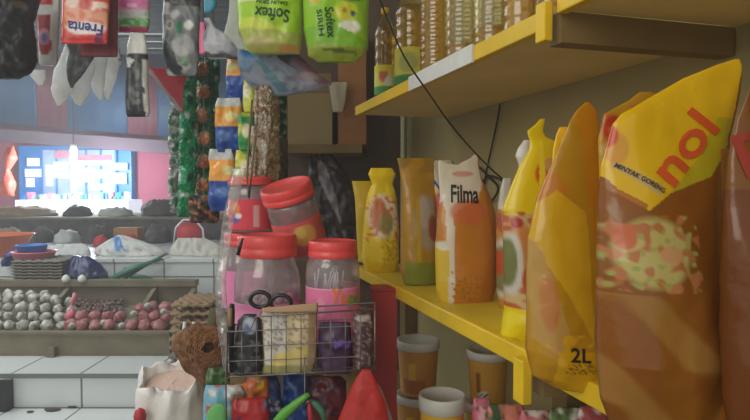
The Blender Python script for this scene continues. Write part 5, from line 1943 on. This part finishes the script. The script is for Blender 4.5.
# colourful packets hanging under the basket
packs = [
    ('light blue packet with red and brown print under the left end of the basket', 1.17, [(385, 206, 240), (392, 204, 246), (440, 202, 246)], art((120, 180, 210), ('n', 200, 380, 250, 440, .12, .15, (190, 90, 70)), ('n', 200, 380, 250, 440, .12, .1, (210, 214, 210)), ('e', 238, 398, 9, 7, (150, 100, 70)))),
    ('orange and yellow packet hanging below the basket, behind the upright wire', 1.19, [(372, 238, 262), (378, 234, 268), (404, 234, 268), (408, 238, 262)], art((206, 110, 50), ('e', 262, 380, 4, 10, (240, 200, 40)), ('n', 230, 370, 270, 410, .2, .1, (130, 80, 60)))),
    ('bright red packet with dark print, centre of the pile under the basket', 1.14, [(398, 236, 266), (404, 232, 270), (440, 230, 270)], art((176, 40, 44), ('n', 230, 398, 272, 440, .12, .25, (60, 40, 90)))),
    ('navy blue packet right of the red one under the basket', 1.20, [(374, 264, 276), (384, 262, 280), (440, 260, 286)], art((40, 56, 110), ('n', 260, 395, 290, 440, .2, .1, (180, 190, 210)))),
    ('deep blue shiny packet behind the hook under the basket', 1.22, [(370, 284, 304), (380, 282, 308), (440, 280, 310)], art((28, 60, 130), ('n', 280, 370, 310, 440, .15, .2, (90, 120, 170)))),
    ('dark red packet under the middle right of the basket', 1.24, [(376, 306, 340), (384, 304, 350), (440, 304, 352)], art((104, 34, 44), ('n', 300, 370, 352, 440, .15, .2, (60, 30, 60)))),
    ('green packet behind the coir roll at the left under the basket', 1.26, [(368, 208, 226), (376, 206, 232), (440, 204, 234)], art((50, 90, 50), ('n', 200, 366, 236, 440, .2, .1, (120, 140, 90)))),
]
for k, (lab, Y, rows, pa) in enumerate(packs):
    soft_pack('snack_packet', lab, 'packet', Plane((rows[1][1] + rows[1][2]) / 2, rows[1][0], Y, [8, -10, 4, 12, -8, 0, 10][k]), rows, [(rows[0][0], .002), (rows[0][0] + 12, .014), (rows[-1][0], .012)], pa, 'film', crease=.010, seed=90 + k, group='colourful packets under the basket')
soft_pack('plastic_bag', 'pale green plastic bag tip at the bottom left of the packets', 'bag', Plane(215, 410, 1.12, 0), [(404, 216, 224), (410, 208, 226), (440, 204, 228)], [(404, .003), (440, .01)], art((150, 224, 150)), 'bag_thin', crease=.006, seed=98)
# green plastic knot
gk = thing('green_tie', P(300, 430, 1.08), 'twisted bright green plastic bag handle tied on the hook', 'plastic tie')
MB().tube([P(272, 428, 1.08), P(284, 414, 1.08), P(296, 404, 1.08), P(305, 397, 1.08), P(309, 394, 1.08)], [.008, .010, .008, .006, .004], 8).build('twisted_handle', M['green_bag'], gk, True)
MB().tube([P(309, 400, 1.09), P(316, 404, 1.09), P(322, 411, 1.09), P(325, 422, 1.09)], [.003, .007, .007, .004], 8).build('loose_end', M['green_stalk'], gk, True)
o = MB().tube([P(309, 402, 1.085), P(310, 412, 1.085), P(312, 428, 1.085)], [.003, .005, .005], 8).build('red_ribbon', M['red_plastic'], smooth=True)
tag(o, 'short red ribbon hanging next to the green handle', 'ribbon')
# red and white bag on the right
rw = Bag(Plane(364, 400, 1.06, 0), [(370, 362, 370), (378, 356, 375), (390, 350, 380), (405, 344, 386), (440, 330, 392)], [(370, .003), (385, .012), (440, .03)],
         art((238, 92, 88), ('p', [(362, 376), (366, 376), (362, 440), (354, 440)], (236, 104, 100))), .006, 99)
rt = thing('carrier_bag', P(362, 440, 1.06), 'red plastic carrier bag with white lining hanging from the basket corner', 'bag')
rw.build('red_film', M['bag_thin'], rt, 1.6)
Bag(Plane(378, 400, 1.075, 0), [(374, 367, 371), (390, 372, 382), (440, 384, 400)], [(374, .002), (440, .008)], art((226, 226, 226)), .006, 97).build('white_film', M['bag_thin'], rt, 1.6)
